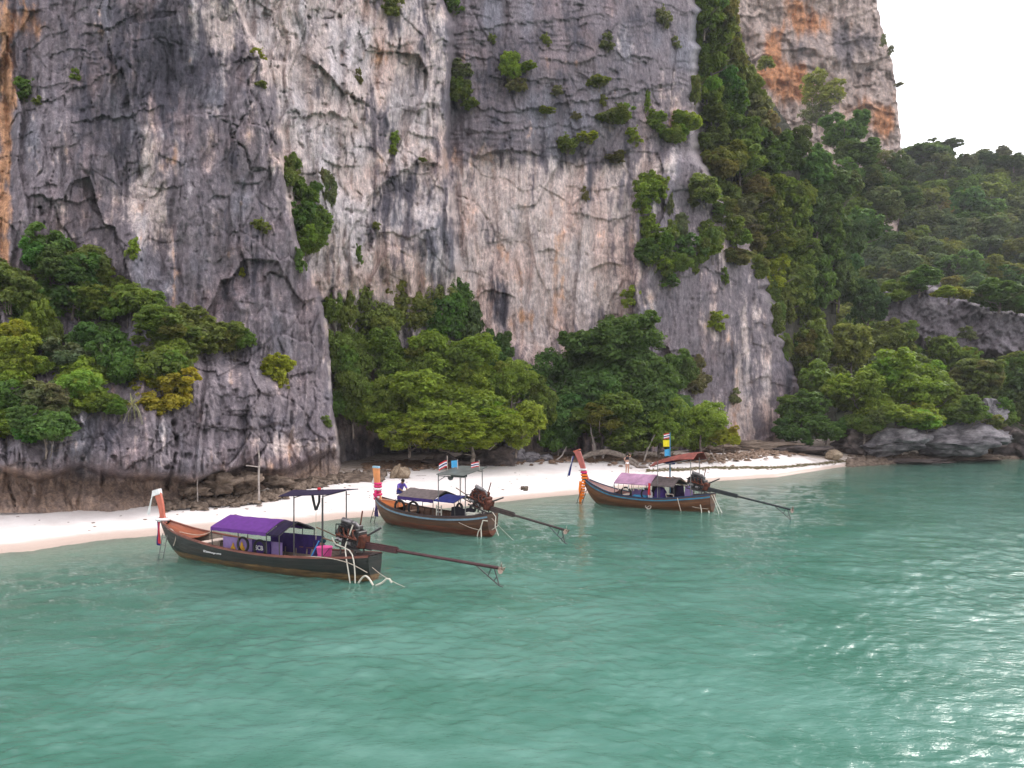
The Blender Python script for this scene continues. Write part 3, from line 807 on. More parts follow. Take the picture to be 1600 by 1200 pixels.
def boulder(px, py, d, rx, rz, ry, seed, mat, label, cat='rock', name='boulder', sub=4, rough=.35, rz_rot=0, tilt=0.0, group=None, block=.5):
    """a stone whose middle is seen at px, py at distance d; half sizes in metres"""
    me = rock_mesh(name, seed, sub, rough, (1, 1, 1), block)
    o = link(name, me, mat)
    c = at(px, py, d)
    o.location = c; o.scale = (rx, ry, rz); o.rotation_euler = (0, tilt, rz_rot)
    return tag(o, label, cat, group)

boulder(346, 706, 46.6, .95, .42, .5, 3, M_RK_GREY, 'tilted pale grey slab leaning on the brown rubble at the buttress foot', rough=.2, tilt=.62, block=.9)
boulder(331, 700, 47.2, .55, .8, .6, 41, M_RK_GREY, 'upright grey block wedged behind the tilted pale slab', rough=.25, block=.9)
boulder(300, 768, 45.6, .9, .5, .6, 4, M_RK_BROWN, 'low brown rubble rock at the left foot of the thin stick', rough=.6)
boulder(345, 757, 46.5, 1.25, .68, .9, 5, M_RK_BROWN, 'large jagged brown rock mound between the two wooden posts', rough=.6)
boulder(382, 752, 47.9, .9, .75, .9, 6, M_RK_BROWN, 'jagged brown rock directly behind the post with a crossbar', rough=.6)
boulder(432, 757, 50.2, 1.2, .5, .7, 7, M_RK_BROWN, 'flat brown rock shelf just right of the post with a crossbar', rough=.5)
boulder(490, 755, 54.5, 1.7, .42, .8, 8, M_RK_BROWN, 'long low brown rock ledge behind the black awning of the nearest boat', rough=.45)
boulder(558, 754, 55.6, 2.0, .58, .9, 9, M_RK_BROWN, 'rounded brown rock ledge left of the orange prow', rough=.4)
boulder(627, 742, 57.8, .72, .62, .6, 10, M_RK_TAN, 'tan boulder resting on sand beside the man in the purple shirt', rough=.22)
boulder(617, 737, 57.4, .3, .7, .3, 11, M_RK_TAN, 'pale pointed stone leaning on the left of the tan boulder', rough=.2, tilt=.35, block=.8)
boulder(655, 747, 59.5, 1.1, .2, .6, 12, M_RK_BROWN, 'flat brown stone on sand right of the tan boulder', rough=.4)
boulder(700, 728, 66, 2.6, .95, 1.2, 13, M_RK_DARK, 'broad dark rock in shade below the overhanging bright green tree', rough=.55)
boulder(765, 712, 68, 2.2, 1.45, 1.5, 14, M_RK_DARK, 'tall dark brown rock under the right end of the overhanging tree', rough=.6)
boulder(796, 703, 70, 1.5, 1.25, 1.2, 15, M_RK_GREY, 'grey pointed rock right of the tall dark rock under the trees', rough=.45, block=.8)
boulder(822, 713, 71, 1.4, .6, 1.0, 16, M_RK_GREY, 'low grey rock at the trees edge, right of the grey pointed rock', rough=.4)
boulder(851, 716, 72, 1.1, .4, .8, 17, M_RK_GREY, 'small grey rock under the dark tree, nearest the red prow', rough=.35)
boulder(820, 763, 53.5, .30, .2, .24, 18, M_RK_BROWN, 'small brown stone lying alone on the white sand', rough=.5, sub=3)
boulder(1301, 711, 84.5, 1.0, .62, .8, 19, M_RK_TAN, 'rounded tan boulder on the beach left of the undercut shore rock', rough=.2)
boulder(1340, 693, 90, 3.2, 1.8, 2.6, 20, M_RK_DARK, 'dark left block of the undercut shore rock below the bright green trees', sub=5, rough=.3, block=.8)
boulder(1400, 692, 88.5, 3.9, 1.7, 2.4, 21, M_RK_GREY, 'middle grey block of the undercut shore rock with a bulging lip', sub=5, rough=.3, block=.7)
boulder(1500, 684, 91, 5.4, 2.1, 2.8, 22, M_RK_GREY, 'long right block of the undercut shore rock with a pale end', sub=5, rough=.28, tilt=-.06, block=.7)
boulder(1545, 645, 97, 2.0, 1.9, 1.8, 23, M_RK_GREY, 'upper grey rock hump rising behind the long shore block', sub=5, rough=.3, tilt=.5, block=.8)
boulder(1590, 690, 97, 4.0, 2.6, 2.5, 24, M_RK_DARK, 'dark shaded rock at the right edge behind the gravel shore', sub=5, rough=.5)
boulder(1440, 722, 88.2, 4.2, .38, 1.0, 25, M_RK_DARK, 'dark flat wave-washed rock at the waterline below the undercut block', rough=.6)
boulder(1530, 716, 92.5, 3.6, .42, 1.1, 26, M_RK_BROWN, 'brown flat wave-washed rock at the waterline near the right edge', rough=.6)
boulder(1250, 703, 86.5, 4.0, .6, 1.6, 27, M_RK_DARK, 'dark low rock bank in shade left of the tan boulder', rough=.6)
boulder(1165, 697, 88, 4.6, .9, 1.6, 28, M_RK_BROWN, 'brown sloping scree bank at the foot of the bare right cliff', rough=.6)
boulder(1110, 700, 84, 3.2, .6, 1.4, 29, M_RK_BROWN, 'brown earth and stone bank behind the red awning', rough=.6)

def outcrop():
    """the ribbed grey crag that shows through the forest on the right"""
    xs = np.arange(1366, 1640, 2.0); ys = np.arange(425, 560, 2.0)
    px, py = np.meshgrid(xs, ys)
    A, B = px * .1, py * .1
    s = (A * .75 + B * .9 + 1.2 * perlin(A / 4, B / 4, seed=31)) / 1.15
    saw = s - np.floor(s)
    r = 1.0 * smooth(-.2, .4, fbm(A / 4, B / 4, octs=2, seed=35)) * (saw ** 2 - .35) + 2.2 * fbm(A / 8, B / 6, octs=3, seed=32) + .5 * fbm(A / 1.3, B / 1.3, octs=3, seed=33)
    ed = np.minimum.reduce([(px - ipl(py, [425, 470, 510, 560], [1402, 1378, 1385, 1480])), (py - ipl(px, [1366, 1400, 1440, 1480, 1560, 1640], [470, 450, 438, 452, 478, 490])), 3 + (ipl(px, [1366, 1400, 1480, 1640], [500, 515, 555, 556]) - py)])
    ed = ed + 9 * perlin(px / 13, py / 13, seed=36) + 5 * perlin(px / 5, py / 5, seed=37)
    r = r + 1.0 * fbm(A / 2.2, B / 1.6, octs=4, seed=38, gain=.65)
    d = 121 + 9 * smooth(10, -4, ed) - r + .05 * (500 - py)
    X = (px - 800) / F * d; Z = H + (HY - py) / F * d
    keep = (ed[:-1, :-1] > -6)
    me = raw_mesh('rock_outcrop', np.stack([X, d, Z], -1).reshape(-1, 3), grid_quads(len(ys), len(xs), keep))
    n1 = fbm(A / 3, B / 3, octs=4, seed=34)
    c = np.ones((*px.shape, 3)) * np.array((.165, .145, .156)) * (1 + .5 * n1)[..., None]
    point_color(me, 'stain', np.clip(c, .03, .6).reshape(-1, 3))
    tag(link('rock_outcrop', me, M_ROCK), 'ribbed bare grey crag showing through the forest on the right', 'rock')
outcrop()

# ------------------------------------------------------------------ trees and bushes
def leaf_material():
    t = NT('leaves')
    oc = t.node('ShaderNodeObjectInfo')
    v = t.attr('leafvar')                              # per leaf: lightness, yellowness
    sp = t.node('ShaderNodeSeparateColor'); t.l.new(v, sp.inputs[0])
    c = t.mix(1.0, oc.outputs['Color'], t.mix(sp.outputs[0], (.66, .66, .66), (1.5, 1.46, 1.36)), 'MULTIPLY')
    c = t.mix(t.math('MULTIPLY', sp.outputs[1], .32), c, t.mix(1.0, c, (1.7, 1.15, .6), 'MULTIPLY'))
    p = t.bsdf(c, .55, .14)
    tl = t.node('ShaderNodeBsdfTranslucent'); t.put(tl.inputs[0], t.mix(1.0, c, (1.25, 1.25, .7), 'MULTIPLY'))
    m = t.node('ShaderNodeMixShader'); m.inputs[0].default_value = .44
    t.l.new(p, m.inputs[1]); t.l.new(tl.outputs[0], m.inputs[2])
    return t.done(m.outputs[0])
M_LEAF = leaf_material()
M_BARK = plain('bark', (.19, .155, .13), .9, .1, .5, 5, col2=(.34, .30, .26))

def crown_mesh(name, seed, nclump, nleaf, leaf, shape, open_=0.0):
    """leaves gathered in clumps through a crown of about unit radius centred 1.05 above the base"""
    r = np.random.default_rng(seed)
    cl = []
    # a crown is a handful of boughs; each bough carries leaf clumps on its outside
    nl = {'round': 11, 'ragged': 11, 'flat': 11, 'tiers': 11, 'drape': 12}[shape]
    lobes = []
    for k in range(nl):
        a = 6.283 * (k * .618) + r.uniform(-.3, .3); rr = r.uniform(.2, .60) if k else .05; z = r.uniform(-.62, .52)
        L = r.uniform(.32, .50)
        if shape == 'flat': z *= .5; L *= .9
        if shape == 'tiers': z = -.6 + 1.25 * k / nl; rr = r.uniform(.2, .62) * (1.1 - .5 * abs(z)); L *= .82
        if shape == 'drape': z = .55 - 1.2 * k / nl; rr = .12 + .45 * k / nl; L *= .9
        if shape == 'ragged': rr *= 1.1; L = r.uniform(.22, .46)
        lobes.append((np.array((math.cos(a) * rr, math.sin(a) * rr, z)), L))
    tries = 0
    while len(cl) < nclump * 2.4 and tries < 9000:
        tries += 1
        c0, L = lobes[r.integers(nl)]
        u = r.normal(size=3); u /= np.linalg.norm(u)
        if u[2] < -.5 and r.random() < .5: continue
        p = c0 + u * L * r.uniform(.75, 1.05) * np.array((1, 1, .72 if shape in ('flat', 'tiers') else .9))
        cr = r.uniform(.10, .22) * (1.1 if nclump < 30 else 1.0)
        if any(np.linalg.norm(p - q) < (cr + s_) * (.46 + .3 * open_) for q, s_ in cl): continue
        cl.append((p, cr))
    w = np.array([s * s for _, s in cl]); w /= w.sum()
    cnt = r.multinomial(nleaf, w)
    V, Q, C = [], [], []
    for (p, s), k in zip(cl, cnt):
        if k == 0: continue
        n = r.normal(size=(k, 3)); n[:, 2] = n[:, 2] * .9 + .30
        n /= np.linalg.norm(n, axis=1)[:, None]
        rad = s * (r.uniform(0, 1, k) ** .33) * (1 + .35 * perlin(n[:, 0] * 2.2 + p[0] * 9, n[:, 1] * 2.2 + p[1] * 9, n[:, 2] * 2.2 + .3, seed=seed))
        c = p + n * rad[:, None] * np.array((1.1, 1.1, .8)) + np.array((0, 0, 1.05))
        nm = n * .75 + r.normal(size=(k, 3)) * .5; nm[:, 2] += .5
        nm /= np.linalg.norm(nm, axis=1)[:, None]
        t = np.cross(nm, r.normal(size=(k, 3))); t /= np.linalg.norm(t, axis=1)[:, None]
        b = np.cross(nm, t)
        L = leaf * r.uniform(.55, 1.6, k)[:, None]; Wd = L * r.uniform(.42, .7, k)[:, None]
        droop = nm * L * .18
        q = np.stack([c - t * L - droop, c + b * Wd, c + t * L - droop, c - b * Wd], 1)
        base = sum(len(v) for v in V)
        V.append(q.reshape(-1, 3)); Q.append(np.arange(k * 4).reshape(-1, 4) + base)
        cv = r.normal(0, .13); yv = r.uniform(0, .5)
        li = np.clip(.47 + cv + r.normal(0, .19, k), 0, 1); ye = np.clip(yv + r.normal(0, .2, k), 0, 1)
        C.append(np.repeat(np.stack([li, ye, li * 0], -1), 4, 0))
    me = raw_mesh(name, np.concatenate(V), np.concatenate(Q), smooth_shade=False)
    point_color(me, 'leafvar', np.concatenate(C))
    me.materials.append(M_LEAF)
    return me

def trunk_mesh(name, seed, n=7, thick=.05, stems=1, spread=.5):
    r = random.Random(seed); m = MB()
    for s in range(stems):
        bx, by = (r.uniform(-.12, .12), r.uniform(-.12, .12)) if stems > 1 else (0, 0)
        lean = (r.uniform(-.3, .3) * spread, r.uniform(-.3, .3) * spread)
        path = [(bx + lean[0] * k * k * .6 + r.uniform(-.03, .03), by + lean[1] * k * k * .6 + r.uniform(-.03, .03), -.15 + 1.05 * k) for k in (0, .25, .5, .75, 1)]
        th = thick / math.sqrt(stems)
        m.tube(path, [th, th * .85, th * .7, th * .55, th * .4], 7, cap=False)
        for k in range(n):
            p = Vector(path[1 + k % 4]); a = r.uniform(0, 6.28); ln = r.uniform(.6, 1.0)
            e = p + Vector((math.cos(a) * ln, math.sin(a) * ln, r.uniform(.15, .55)))
            mid = (p + e) / 2 + Vector((r.uniform(-.1, .1), r.uniform(-.1, .1), r.uniform(-.12, .04)))
            m.tube([p, mid, e], [th * .45, th * .3, th * .14], 5, cap=False)
            for j in range(2):
                e2 = mid.lerp(e, .5) + Vector((r.uniform(-.3, .3), r.uniform(-.3, .3), r.uniform(-.05, .35)))
                m.tube([mid.lerp(e, .3), e2], [th * .2, th * .08], 4, cap=False)
    me = m.mesh(name, True); me.materials.append(M_BARK)
    return me

CROWN = {
    'fine': [crown_mesh('crown', 100 + i, 75, 22000, .038, s) for i, s in enumerate(('round', 'ragged', 'flat', 'drape'))],
    'mid': [crown_mesh('crown', 200 + i, 42, 8500, .062, s) for i, s in enumerate(('round', 'ragged', 'flat', 'tiers', 'drape', 'round'))],
    'coarse': [crown_mesh('crown', 300 + i, 18, 1500, .115, s) for i, s in enumerate(('round', 'ragged', 'flat', 'drape'))],
    'sparse': [crown_mesh('crown', 400 + i, 30, 2600, .07, s, open_=1.0) for i, s in enumerate(('ragged', 'tiers'))],
}
TRUNK = {'tree': [trunk_mesh('trunk', 10 + i) for i in range(3)], 'bush': [trunk_mesh('trunk', 20 + i, 4, .035, 4, 1.2) for i in range(3)]}

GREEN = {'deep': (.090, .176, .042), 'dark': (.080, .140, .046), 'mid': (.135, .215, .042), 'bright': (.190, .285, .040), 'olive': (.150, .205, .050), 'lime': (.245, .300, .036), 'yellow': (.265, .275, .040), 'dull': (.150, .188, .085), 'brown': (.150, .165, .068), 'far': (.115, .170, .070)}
VAR = {'round': 0, 'ragged': 1, 'flat': 2, 'drape': 3}

def tree(px, py, rx, ry, d, tone, label, cat='bush', name='cliff_bush', kind=None, shape=0, group=None, trunk='bush', deep=1.0, lobes=3):
    """a plant whose crown is centred on px, py (half sizes rx, ry in photo pixels) at distance d"""
    R = max(rx, ry)
    kind = kind or ('fine' if R > 62 else 'mid' if R > 24 else 'coarse')
    L = CROWN[kind]; k = d / F
    c = at(px, py, d)
    sx, sz = rx * k, ry * k * (1.0 if kind != 'mid' or shape != 2 else 1.2)
    e = empty(name, c - Vector((0, 0, 1.05 * sz)), random.uniform(0, 6.28), (sx, sx * deep, sz))
    tag(e, label, cat, group)
    cr = link('crown', L[shape % len(L)], None, e)
    g = GREEN[tone]; j = [random.uniform(.92, 1.08), random.uniform(.86, 1.14), random.uniform(.88, 1.14)]
    cr.color = (g[0] * 1.06 * j[0] * j[2], g[1] * .97 * j[2], g[2] * 1.12 * j[1] * j[2], 1)
    tr = link('trunk', random.choice(TRUNK[trunk]), None, e)
    if kind in ('mid', 'fine') and lobes:               # side boughs, so that no two outlines are alike
        for q in range(lobes):
            a = random.uniform(0, 6.28); s_ = random.uniform(.42, .62); ro = random.uniform(.5, .72)
            lo = link('leafy_bough', CROWN['mid'][random.randrange(6)], None, e); lo.color = tuple(v * random.uniform(.85, 1.2) for v in cr.color[:3]) + (1,)
            lo.location = (math.cos(a) * ro, math.sin(a) * ro, 1.05 * (1 - s_) + random.uniform(-.35, .5)); lo.scale = (s_, s_, s_); lo.rotation_euler = (0, 0, random.uniform(0, 6.28))
    return e

def cb(px, py, rx, ry, tone, label, shape=0, kind=None, cat='bush', name='cliff_bush', off=.55):
    d = cliff_at(px, py) - off * rx * cliff_at(px, py) / F
    return tree(px, py, rx, ry, d, tone, label, cat, name, kind, shape)

# scrub on the ledge and low face of the left buttress
L_LEDGE = [
    (78, 392, 36, 32, 'deep', 'dark green shrub at the top of the left ledge scrub', 1), (132, 402, 34, 24, 'olive', 'olive shrub beside the top dark shrub on the left ledge', 2),
    (118, 440, 44, 36, 'deep', 'dense dark green tree in the middle of the upper left ledge', 1), (150, 470, 36, 26, 'mid', 'mid green shrub below the dense dark ledge tree', 0),
    (16, 440, 40, 30, 'olive', 'olive shrub at the left edge of the photo, top of the ledge', 1), (52, 470, 34, 28, 'deep', 'dark shrub just right of the left edge olive shrub', 0),
    (206, 466, 34, 25, 'mid', 'rounded shrub at the upper right of the ledge scrub', 2), (178, 446, 24, 16, 'olive', 'small olive shrub between the ledge tree and the rounded shrub', 1),
    (18, 528, 44, 36, 'lime', 'bright yellow-green shrub at the left edge of the photo', 2), (60, 520, 30, 42, 'mid', 'tall mid green shrub right of the left edge yellow-green shrub', 1),
    (22, 572, 40, 28, 'bright', 'bright green shrub at the left edge below the yellow-green one', 2), (150, 540, 44, 34, 'deep', 'dark green spreading shrub in the centre of the ledge', 1),
    (186, 560, 34, 36, 'deep', 'dark green shrub leaning right of the ledge centre', 0), (108, 560, 34, 26, 'dull', 'dull grey-green thin shrub above the large pale green bush', 1),
    (116, 606, 46, 40, 'bright', 'large pale green rounded bush hanging over the lower ledge', 0), (160, 582, 26, 20, 'mid', 'small leafy top on the right of the pale green rounded bush', 2),
    (22, 630, 36, 30, 'deep', 'dark green bush at the left edge low on the ledge', 1), (72, 664, 42, 26, 'deep', 'dark green bush hanging lowest above the smooth undercut rock', 2),
    (14, 662, 30, 20, 'bright', 'bright green low bush in the corner at the left edge', 0), (164, 628, 26, 16, 'mid', 'small bush tucked right of the pale green rounded bush', 2),
    (76, 622, 34, 24, 'dull', 'dull thin shrub under the left edge bright shrub', 1),
    (262, 515, 44, 30, 'mid', 'broad green bush spreading on the buttress face, left half', 0), (310, 520, 44, 34, 'olive', 'broad olive bush spreading on the buttress face, right half', 0),
    (250, 566, 42, 32, 'mid', 'rounded green bush under the broad buttress bush', 2), (270, 548, 32, 22, 'olive', 'olive leafy lobe between the broad bush and the rounded one', 0),
    (364, 527, 26, 20, 'olive', 'brownish olive bush at the right tip of the broad buttress bush', 2), (264, 608, 42, 29, 'yellow', 'yellow flowering flat-topped bush with bare stems', 1),
    (430, 574, 24, 18, 'lime', 'vivid yellow-green bush growing on the buttress crack, upper lobe', 0), (436, 594, 18, 15, 'lime', 'vivid yellow-green lobe hanging below the bush on the buttress crack', 3),
    (208, 390, 13, 17, 'bright', 'small vivid green fern tuft above the ledge scrub', 3), (408, 352, 14, 10, 'olive', 'small olive tuft at the head of the buttress crack', 0),
    (378, 425, 6, 7, 'lime', 'tiny lime tuft on the smooth middle of the buttress', 1), (510, 658, 11, 9, 'mid', 'tiny green tuft low on the right edge of the buttress', 1),
    (38, 140, 18, 17, 'deep', 'dark bush high on the left of the buttress', 0), (58, 156, 8, 7, 'olive', 'small olive tuft right under the high left bush', 1), (118, 117, 10, 9, 'mid', 'small green tuft on the dark upper buttress', 1),
    (404, 84, 11, 8, 'lime', 'small lime tuft on top of the narrow grey pillar', 0), (409, 132, 10, 7, 'olive', 'small olive tuft below the one on the grey pillar', 2),
]
for (px, py, rx, ry, tone, lab, sh) in L_LEDGE:
    g_ = 1.28 if rx > 23 else 1.1
    cb(px, py, rx * g_, ry * g_ * 1.12, tone, lab, sh)

# plants on the middle and right cliff
L_WALL = [
    (452, 262, 18, 24, 'olive', 'olive bush at the top of the hanging thicket between the two cliff faces', 1), (476, 300, 22, 22, 'mid', 'mid green bush in the upper hanging thicket', 0),
    (472, 340, 26, 26, 'deep', 'dark green bush in the middle of the hanging thicket', 3), (494, 350, 24, 26, 'mid', 'green bush on the right of the hanging thicket', 0),
    (478, 378, 28, 22, 'mid', 'broad green bush at the lower part of the hanging thicket', 2), (468, 408, 12, 18, 'deep', 'dark trailing bush at the bottom tip of the hanging thicket', 3), (514, 290, 12, 26, 'dull', 'dull thin bush right of the hanging thicket top', 1),
    (616, 216, 11, 10, 'bright', 'bright green fern on the pale middle face', 3), (614, 234, 9, 9, 'bright', 'bright green fern trailing under the other one on the pale face', 3),
    (611, 10, 17, 14, 'olive', 'olive bush cut by the top of the photo on the pale middle face', 0), (708, 6, 14, 14, 'deep', 'dark bush cut by the top of the photo in the cliff crease', 0),
    (720, 106, 18, 14, 'dull', 'dull bush in the crease at the edge of the grey upper wall', 1), (718, 140, 20, 20, 'olive', 'dense olive bush in the crease under the dull one', 0), (736, 162, 14, 12, 'mid', 'green bush at the lower right of the crease bushes', 2),
    (800, 98, 18, 22, 'bright', 'bright green bush hanging in the middle of the grey upper wall', 1), (824, 104, 16, 10, 'bright', 'bright trailing branch right of the hanging bush on the grey wall', 2), (806, 128, 18, 14, 'brown', 'brown dry twigs under the bright hanging bush', 1),
    (853, 62, 8, 9, 'olive', 'tiny olive tuft above and right of the bright hanging bush', 0), (852, 172, 15, 8, 'olive', 'flat olive bush on a ledge of the grey upper wall', 2),
    (886, 224, 16, 13, 'olive', 'olive bush left of the bright one on the diagonal ledge', 0), (920, 214, 19, 11, 'lime', 'bright lime bush on the diagonal ledge of the grey wall', 2), (936, 128, 20, 11, 'olive', 'flat olive bush high on the right part of the grey wall', 2),
    (942, 156, 7, 9, 'olive', 'tiny olive tuft under the flat high olive bush', 0), (955, 182, 28, 13, 'olive', 'long olive bush row on the upper right ledge', 2), (974, 172, 16, 12, 'mid', 'green bush at the right end of the long ledge row', 0), (990, 212, 12, 13, 'bright', 'small bright bush beneath the long ledge row', 0),
    (962, 244, 18, 8, 'brown', 'brownish dry bush on the ledge under the small bright bush', 1), (1012, 160, 7, 16, 'mid', 'thin upright green tuft beside the pale rib', 3), (1024, 188, 20, 17, 'mid', 'green bush at the pale rib of the right cliff', 0), (948, 66, 14, 12, 'dull', 'dull bush high on the pale patch of the right cliff', 1),
    (1036, 26, 13, 14, 'dull', 'dull bush near the top of the right cliff', 0), (1056, 66, 9, 8, 'dull', 'small dull tuft below the dull bush at the cliff top', 1), (914, 302, 7, 11, 'brown', 'brown dry tuft on the streaked middle wall', 1),
    (560, 398, 9, 14, 'deep', 'dark tuft in a hollow behind the hanging thicket', 3),
    (1016, 292, 25, 26, 'bright', 'bright bushy shrub left of the white rock spike', 0), (1004, 318, 16, 14, 'mid', 'green shrub under the bright bushy shrub', 2), (1008, 362, 20, 18, 'mid', 'green shrub at the left of the cluster below the white spike', 0), (1014, 392, 22, 20, 'deep', 'dark shrub in the cluster below the white spike', 3),
    (1050, 360, 14, 18, 'mid', 'narrow shrub in the middle of the cluster below the white spike', 1), (1070, 382, 20, 18, 'deep', 'dark rounded shrub right in the cluster below the white spike', 0), (1040, 415, 18, 18, 'mid', 'shrub at the lower left of the cluster', 3), (1046, 436, 18, 12, 'deep', 'dark shrub hanging lowest in the cluster', 3),
    (1112, 372, 22, 28, 'mid', 'rounded shrub at the right beside bare slab under the ridge', 0), (985, 462, 14, 16, 'bright', 'round bright bush at the edge between streaked wall and grey slab', 0), (1119, 500, 17, 15, 'bright', 'single round bright bush in the middle of the grey fluted slab', 0),
    (1132, 430, 9, 12, 'mid', 'small green tuft on the top right of the fluted slab', 1), (1086, 418, 7, 9, 'mid', 'small tuft on the upper middle of the fluted slab', 1), (1085, 580, 24, 28, 'brown', 'brown-green dry shrub right of the big beach tree', 1), (1147, 618, 11, 12, 'dull', 'dull tuft low on the pale part of the right cliff', 1),
    (1012, 338, 18, 16, 'bright', 'bright green shrub linking the two left shrubs of the cluster', 1), (1032, 380, 22, 22, 'mid', 'leafy shrub filling the middle of the cluster under the white spike', 1), (1066, 352, 12, 20, 'dull', 'dull narrow vine above the dark rounded shrub of the cluster', 3),
    (1024, 400, 20, 16, 'bright', 'bright green shrub in the lower middle of the cluster', 0), (1060, 410, 22, 18, 'mid', 'green shrub at the lower right of the cluster', 2), (1092, 392, 16, 22, 'mid', 'vine bush joining the cluster and the rounded shrub beside the slab', 1),
    (1128, 330, 22, 18, 'olive', 'olive creeper over the upper edge of the grey slab', 1), (1146, 362, 22, 22, 'mid', 'green creeper over the slab edge below the olive one', 3), (1150, 398, 24, 14, 'brown', 'brownish twiggy creeper along the top of the fluted slab', 1), (1184, 418, 18, 20, 'olive', 'olive creeper hanging over the right corner of the slab', 3),
    (1200, 452, 16, 24, 'mid', 'green creeper hanging down the right edge of the fluted slab', 3), (1212, 500, 14, 24, 'olive', 'olive creeper on the right edge of the fluted slab, lower one', 3), (1226, 540, 12, 20, 'mid', 'lowest green creeper on the right edge of the pale cliff', 1), (1088, 60, 9, 26, 'mid', 'green creeper spilling over the upper cliff edge beside the ridge', 3), (1086, 140, 10, 22, 'olive', 'olive creeper spilling over the cliff edge above the vine dome', 3),
    (870, 140, 10, 8, 'dull', 'dull tuft on the bedding ledge right of the trailing branch', 1), (768, 60, 8, 7, 'olive', 'tiny olive tuft near the black diagonal streak', 0), (900, 180, 9, 6, 'brown', 'brown tuft on the ledge above the lime bush', 1), (560, 120, 8, 12, 'brown', 'brown dry tuft in the notch of the pale middle face', 1), (660, 250, 8, 5, 'olive', 'olive tuft under the overhang of the pale middle face', 2), (588, 352, 7, 6, 'olive', 'olive tuft on the grey lower middle face', 0),
    (1050, 212, 22, 14, 'bright', 'bright vine mat at the left start of the ridge vines', 2), (1072, 192, 26, 18, 'bright', 'bright vine dome over the white rock spike', 2), (1046, 320, 9, 16, 'dull', 'thin vine hanging beside the white rock spike', 3), (1082, 310, 11, 12, 'dull', 'dull vine tuft on the slab right of the white spike', 1),
]
for (px, py, rx, ry, tone, lab, sh) in L_WALL: cb(px, py, rx * 1.15, ry * 1.25, tone, lab, sh)

# the overgrown ridge
L_RIDGE = [
    (1100, 14, 26, 34, 'mid', 'tree cut by the top of the photo on the green ridge', 4), (1132, 30, 22, 34, 'olive', 'olive tree right of the topmost ridge tree', 0), (1112, 78, 28, 34, 'mid', 'second tree down the left edge of the green ridge', 1), (1144, 92, 24, 36, 'olive', 'olive vine curtain on the upper right of the ridge', 4),
    (1104, 132, 22, 30, 'bright', 'bright leafy tree at the left edge of the ridge, above the vine dome', 5), (1138, 150, 30, 34, 'deep', 'dark rounded tree in the middle of the upper ridge', 0), (1172, 134, 18, 32, 'olive', 'slim olive tree at the right edge of the upper ridge', 4), (1112, 176, 24, 22, 'mid', 'green tree right above the vine dome', 0),
    (1154, 200, 30, 34, 'mid', 'mid green tree in the ridge centre', 1), (1190, 186, 28, 34, 'dull', 'grey-green vine tree at the right edge of the ridge centre', 4), (1106, 222, 28, 26, 'olive', 'olive bush right of the vine dome', 0), (1122, 258, 40, 30, 'olive', 'broad olive bush overhanging the bare slab', 2),
    (1156, 250, 28, 28, 'mid', 'green tree behind the broad olive bush', 0), (1196, 240, 34, 34, 'deep', 'dark green tree at the right of the ridge middle', 5), (1230, 236, 26, 34, 'dark', 'shaded tree in the gully right of the ridge', 0), (1168, 296, 30, 26, 'olive', 'olive tree above the lower ridge thicket', 1),
    (1208, 292, 30, 28, 'mid', 'rounded green tree on the lower ridge', 0), (1150, 330, 32, 26, 'dull', 'dull bush at the left of the lower ridge', 1), (1194, 336, 36, 32, 'olive', 'olive tree spreading in the lower ridge', 3), (1240, 320, 26, 36, 'mid', 'tree with hanging vines at the ridge gully', 4),
    (1166, 366, 34, 24, 'brown', 'brown-green bush with bare twigs over the fluted slab', 1), (1210, 380, 34, 28, 'olive', 'olive leafy bush in the lower ridge centre', 0), (1246, 384, 28, 38, 'mid', 'bright-edged vine column at the lower right of the ridge', 4), (1206, 426, 26, 30, 'lime', 'yellowish bush hanging at the slab corner', 1),
    (1238, 440, 28, 36, 'olive', 'olive hanging bush below the vine column', 4), (1222, 476, 20, 26, 'olive', 'lowest olive trailing bush of the ridge', 4),
    (1100, 290, 26, 24, 'olive', 'olive creeper bush under the broad olive bush, on the slab edge', 1), (1132, 296, 24, 24, 'mid', 'green bush filling the slab edge behind the olive creeper', 0), (1256, 486, 30, 30, 'mid', 'green bush at the ridge foot below the vine columns', 0), (1262, 560, 30, 34, 'deep', 'dark bush against the lower right edge of the pale cliff', 4), (1248, 600, 24, 30, 'mid', 'green bush hugging the lowest edge of the pale cliff', 0),
    (1268, 262, 28, 34, 'deep', 'dark tree in the gully below the sparse tower tree', 0), (1276, 320, 26, 40, 'dark', 'dark vine column in the gully, upper one', 4), (1300, 300, 30, 32, 'dark', 'shaded dark tree under the big dark tree by the tower', 0), (1290, 380, 28, 44, 'deep', 'dark vine column in the gully, middle one', 4), (1272, 440, 30, 44, 'deep', 'dark vine column in the gully, lower one', 4), (1318, 360, 26, 36, 'dark', 'dark tree right of the gully vine columns', 1), (1310, 430, 28, 40, 'dark', 'dark tree at the foot of the gully vine columns', 5),
]
for (px, py, rx, ry, tone, lab, sh) in L_RIDGE:
    d = cliff_at(px, py) - .45 * rx * .09 - random.uniform(0, 1.0)
    tree(px, py, rx * 1.3, ry * 1.22, d, tone, lab, 'tree', 'ridge_tree', 'mid', sh, trunk='tree', deep=.9)

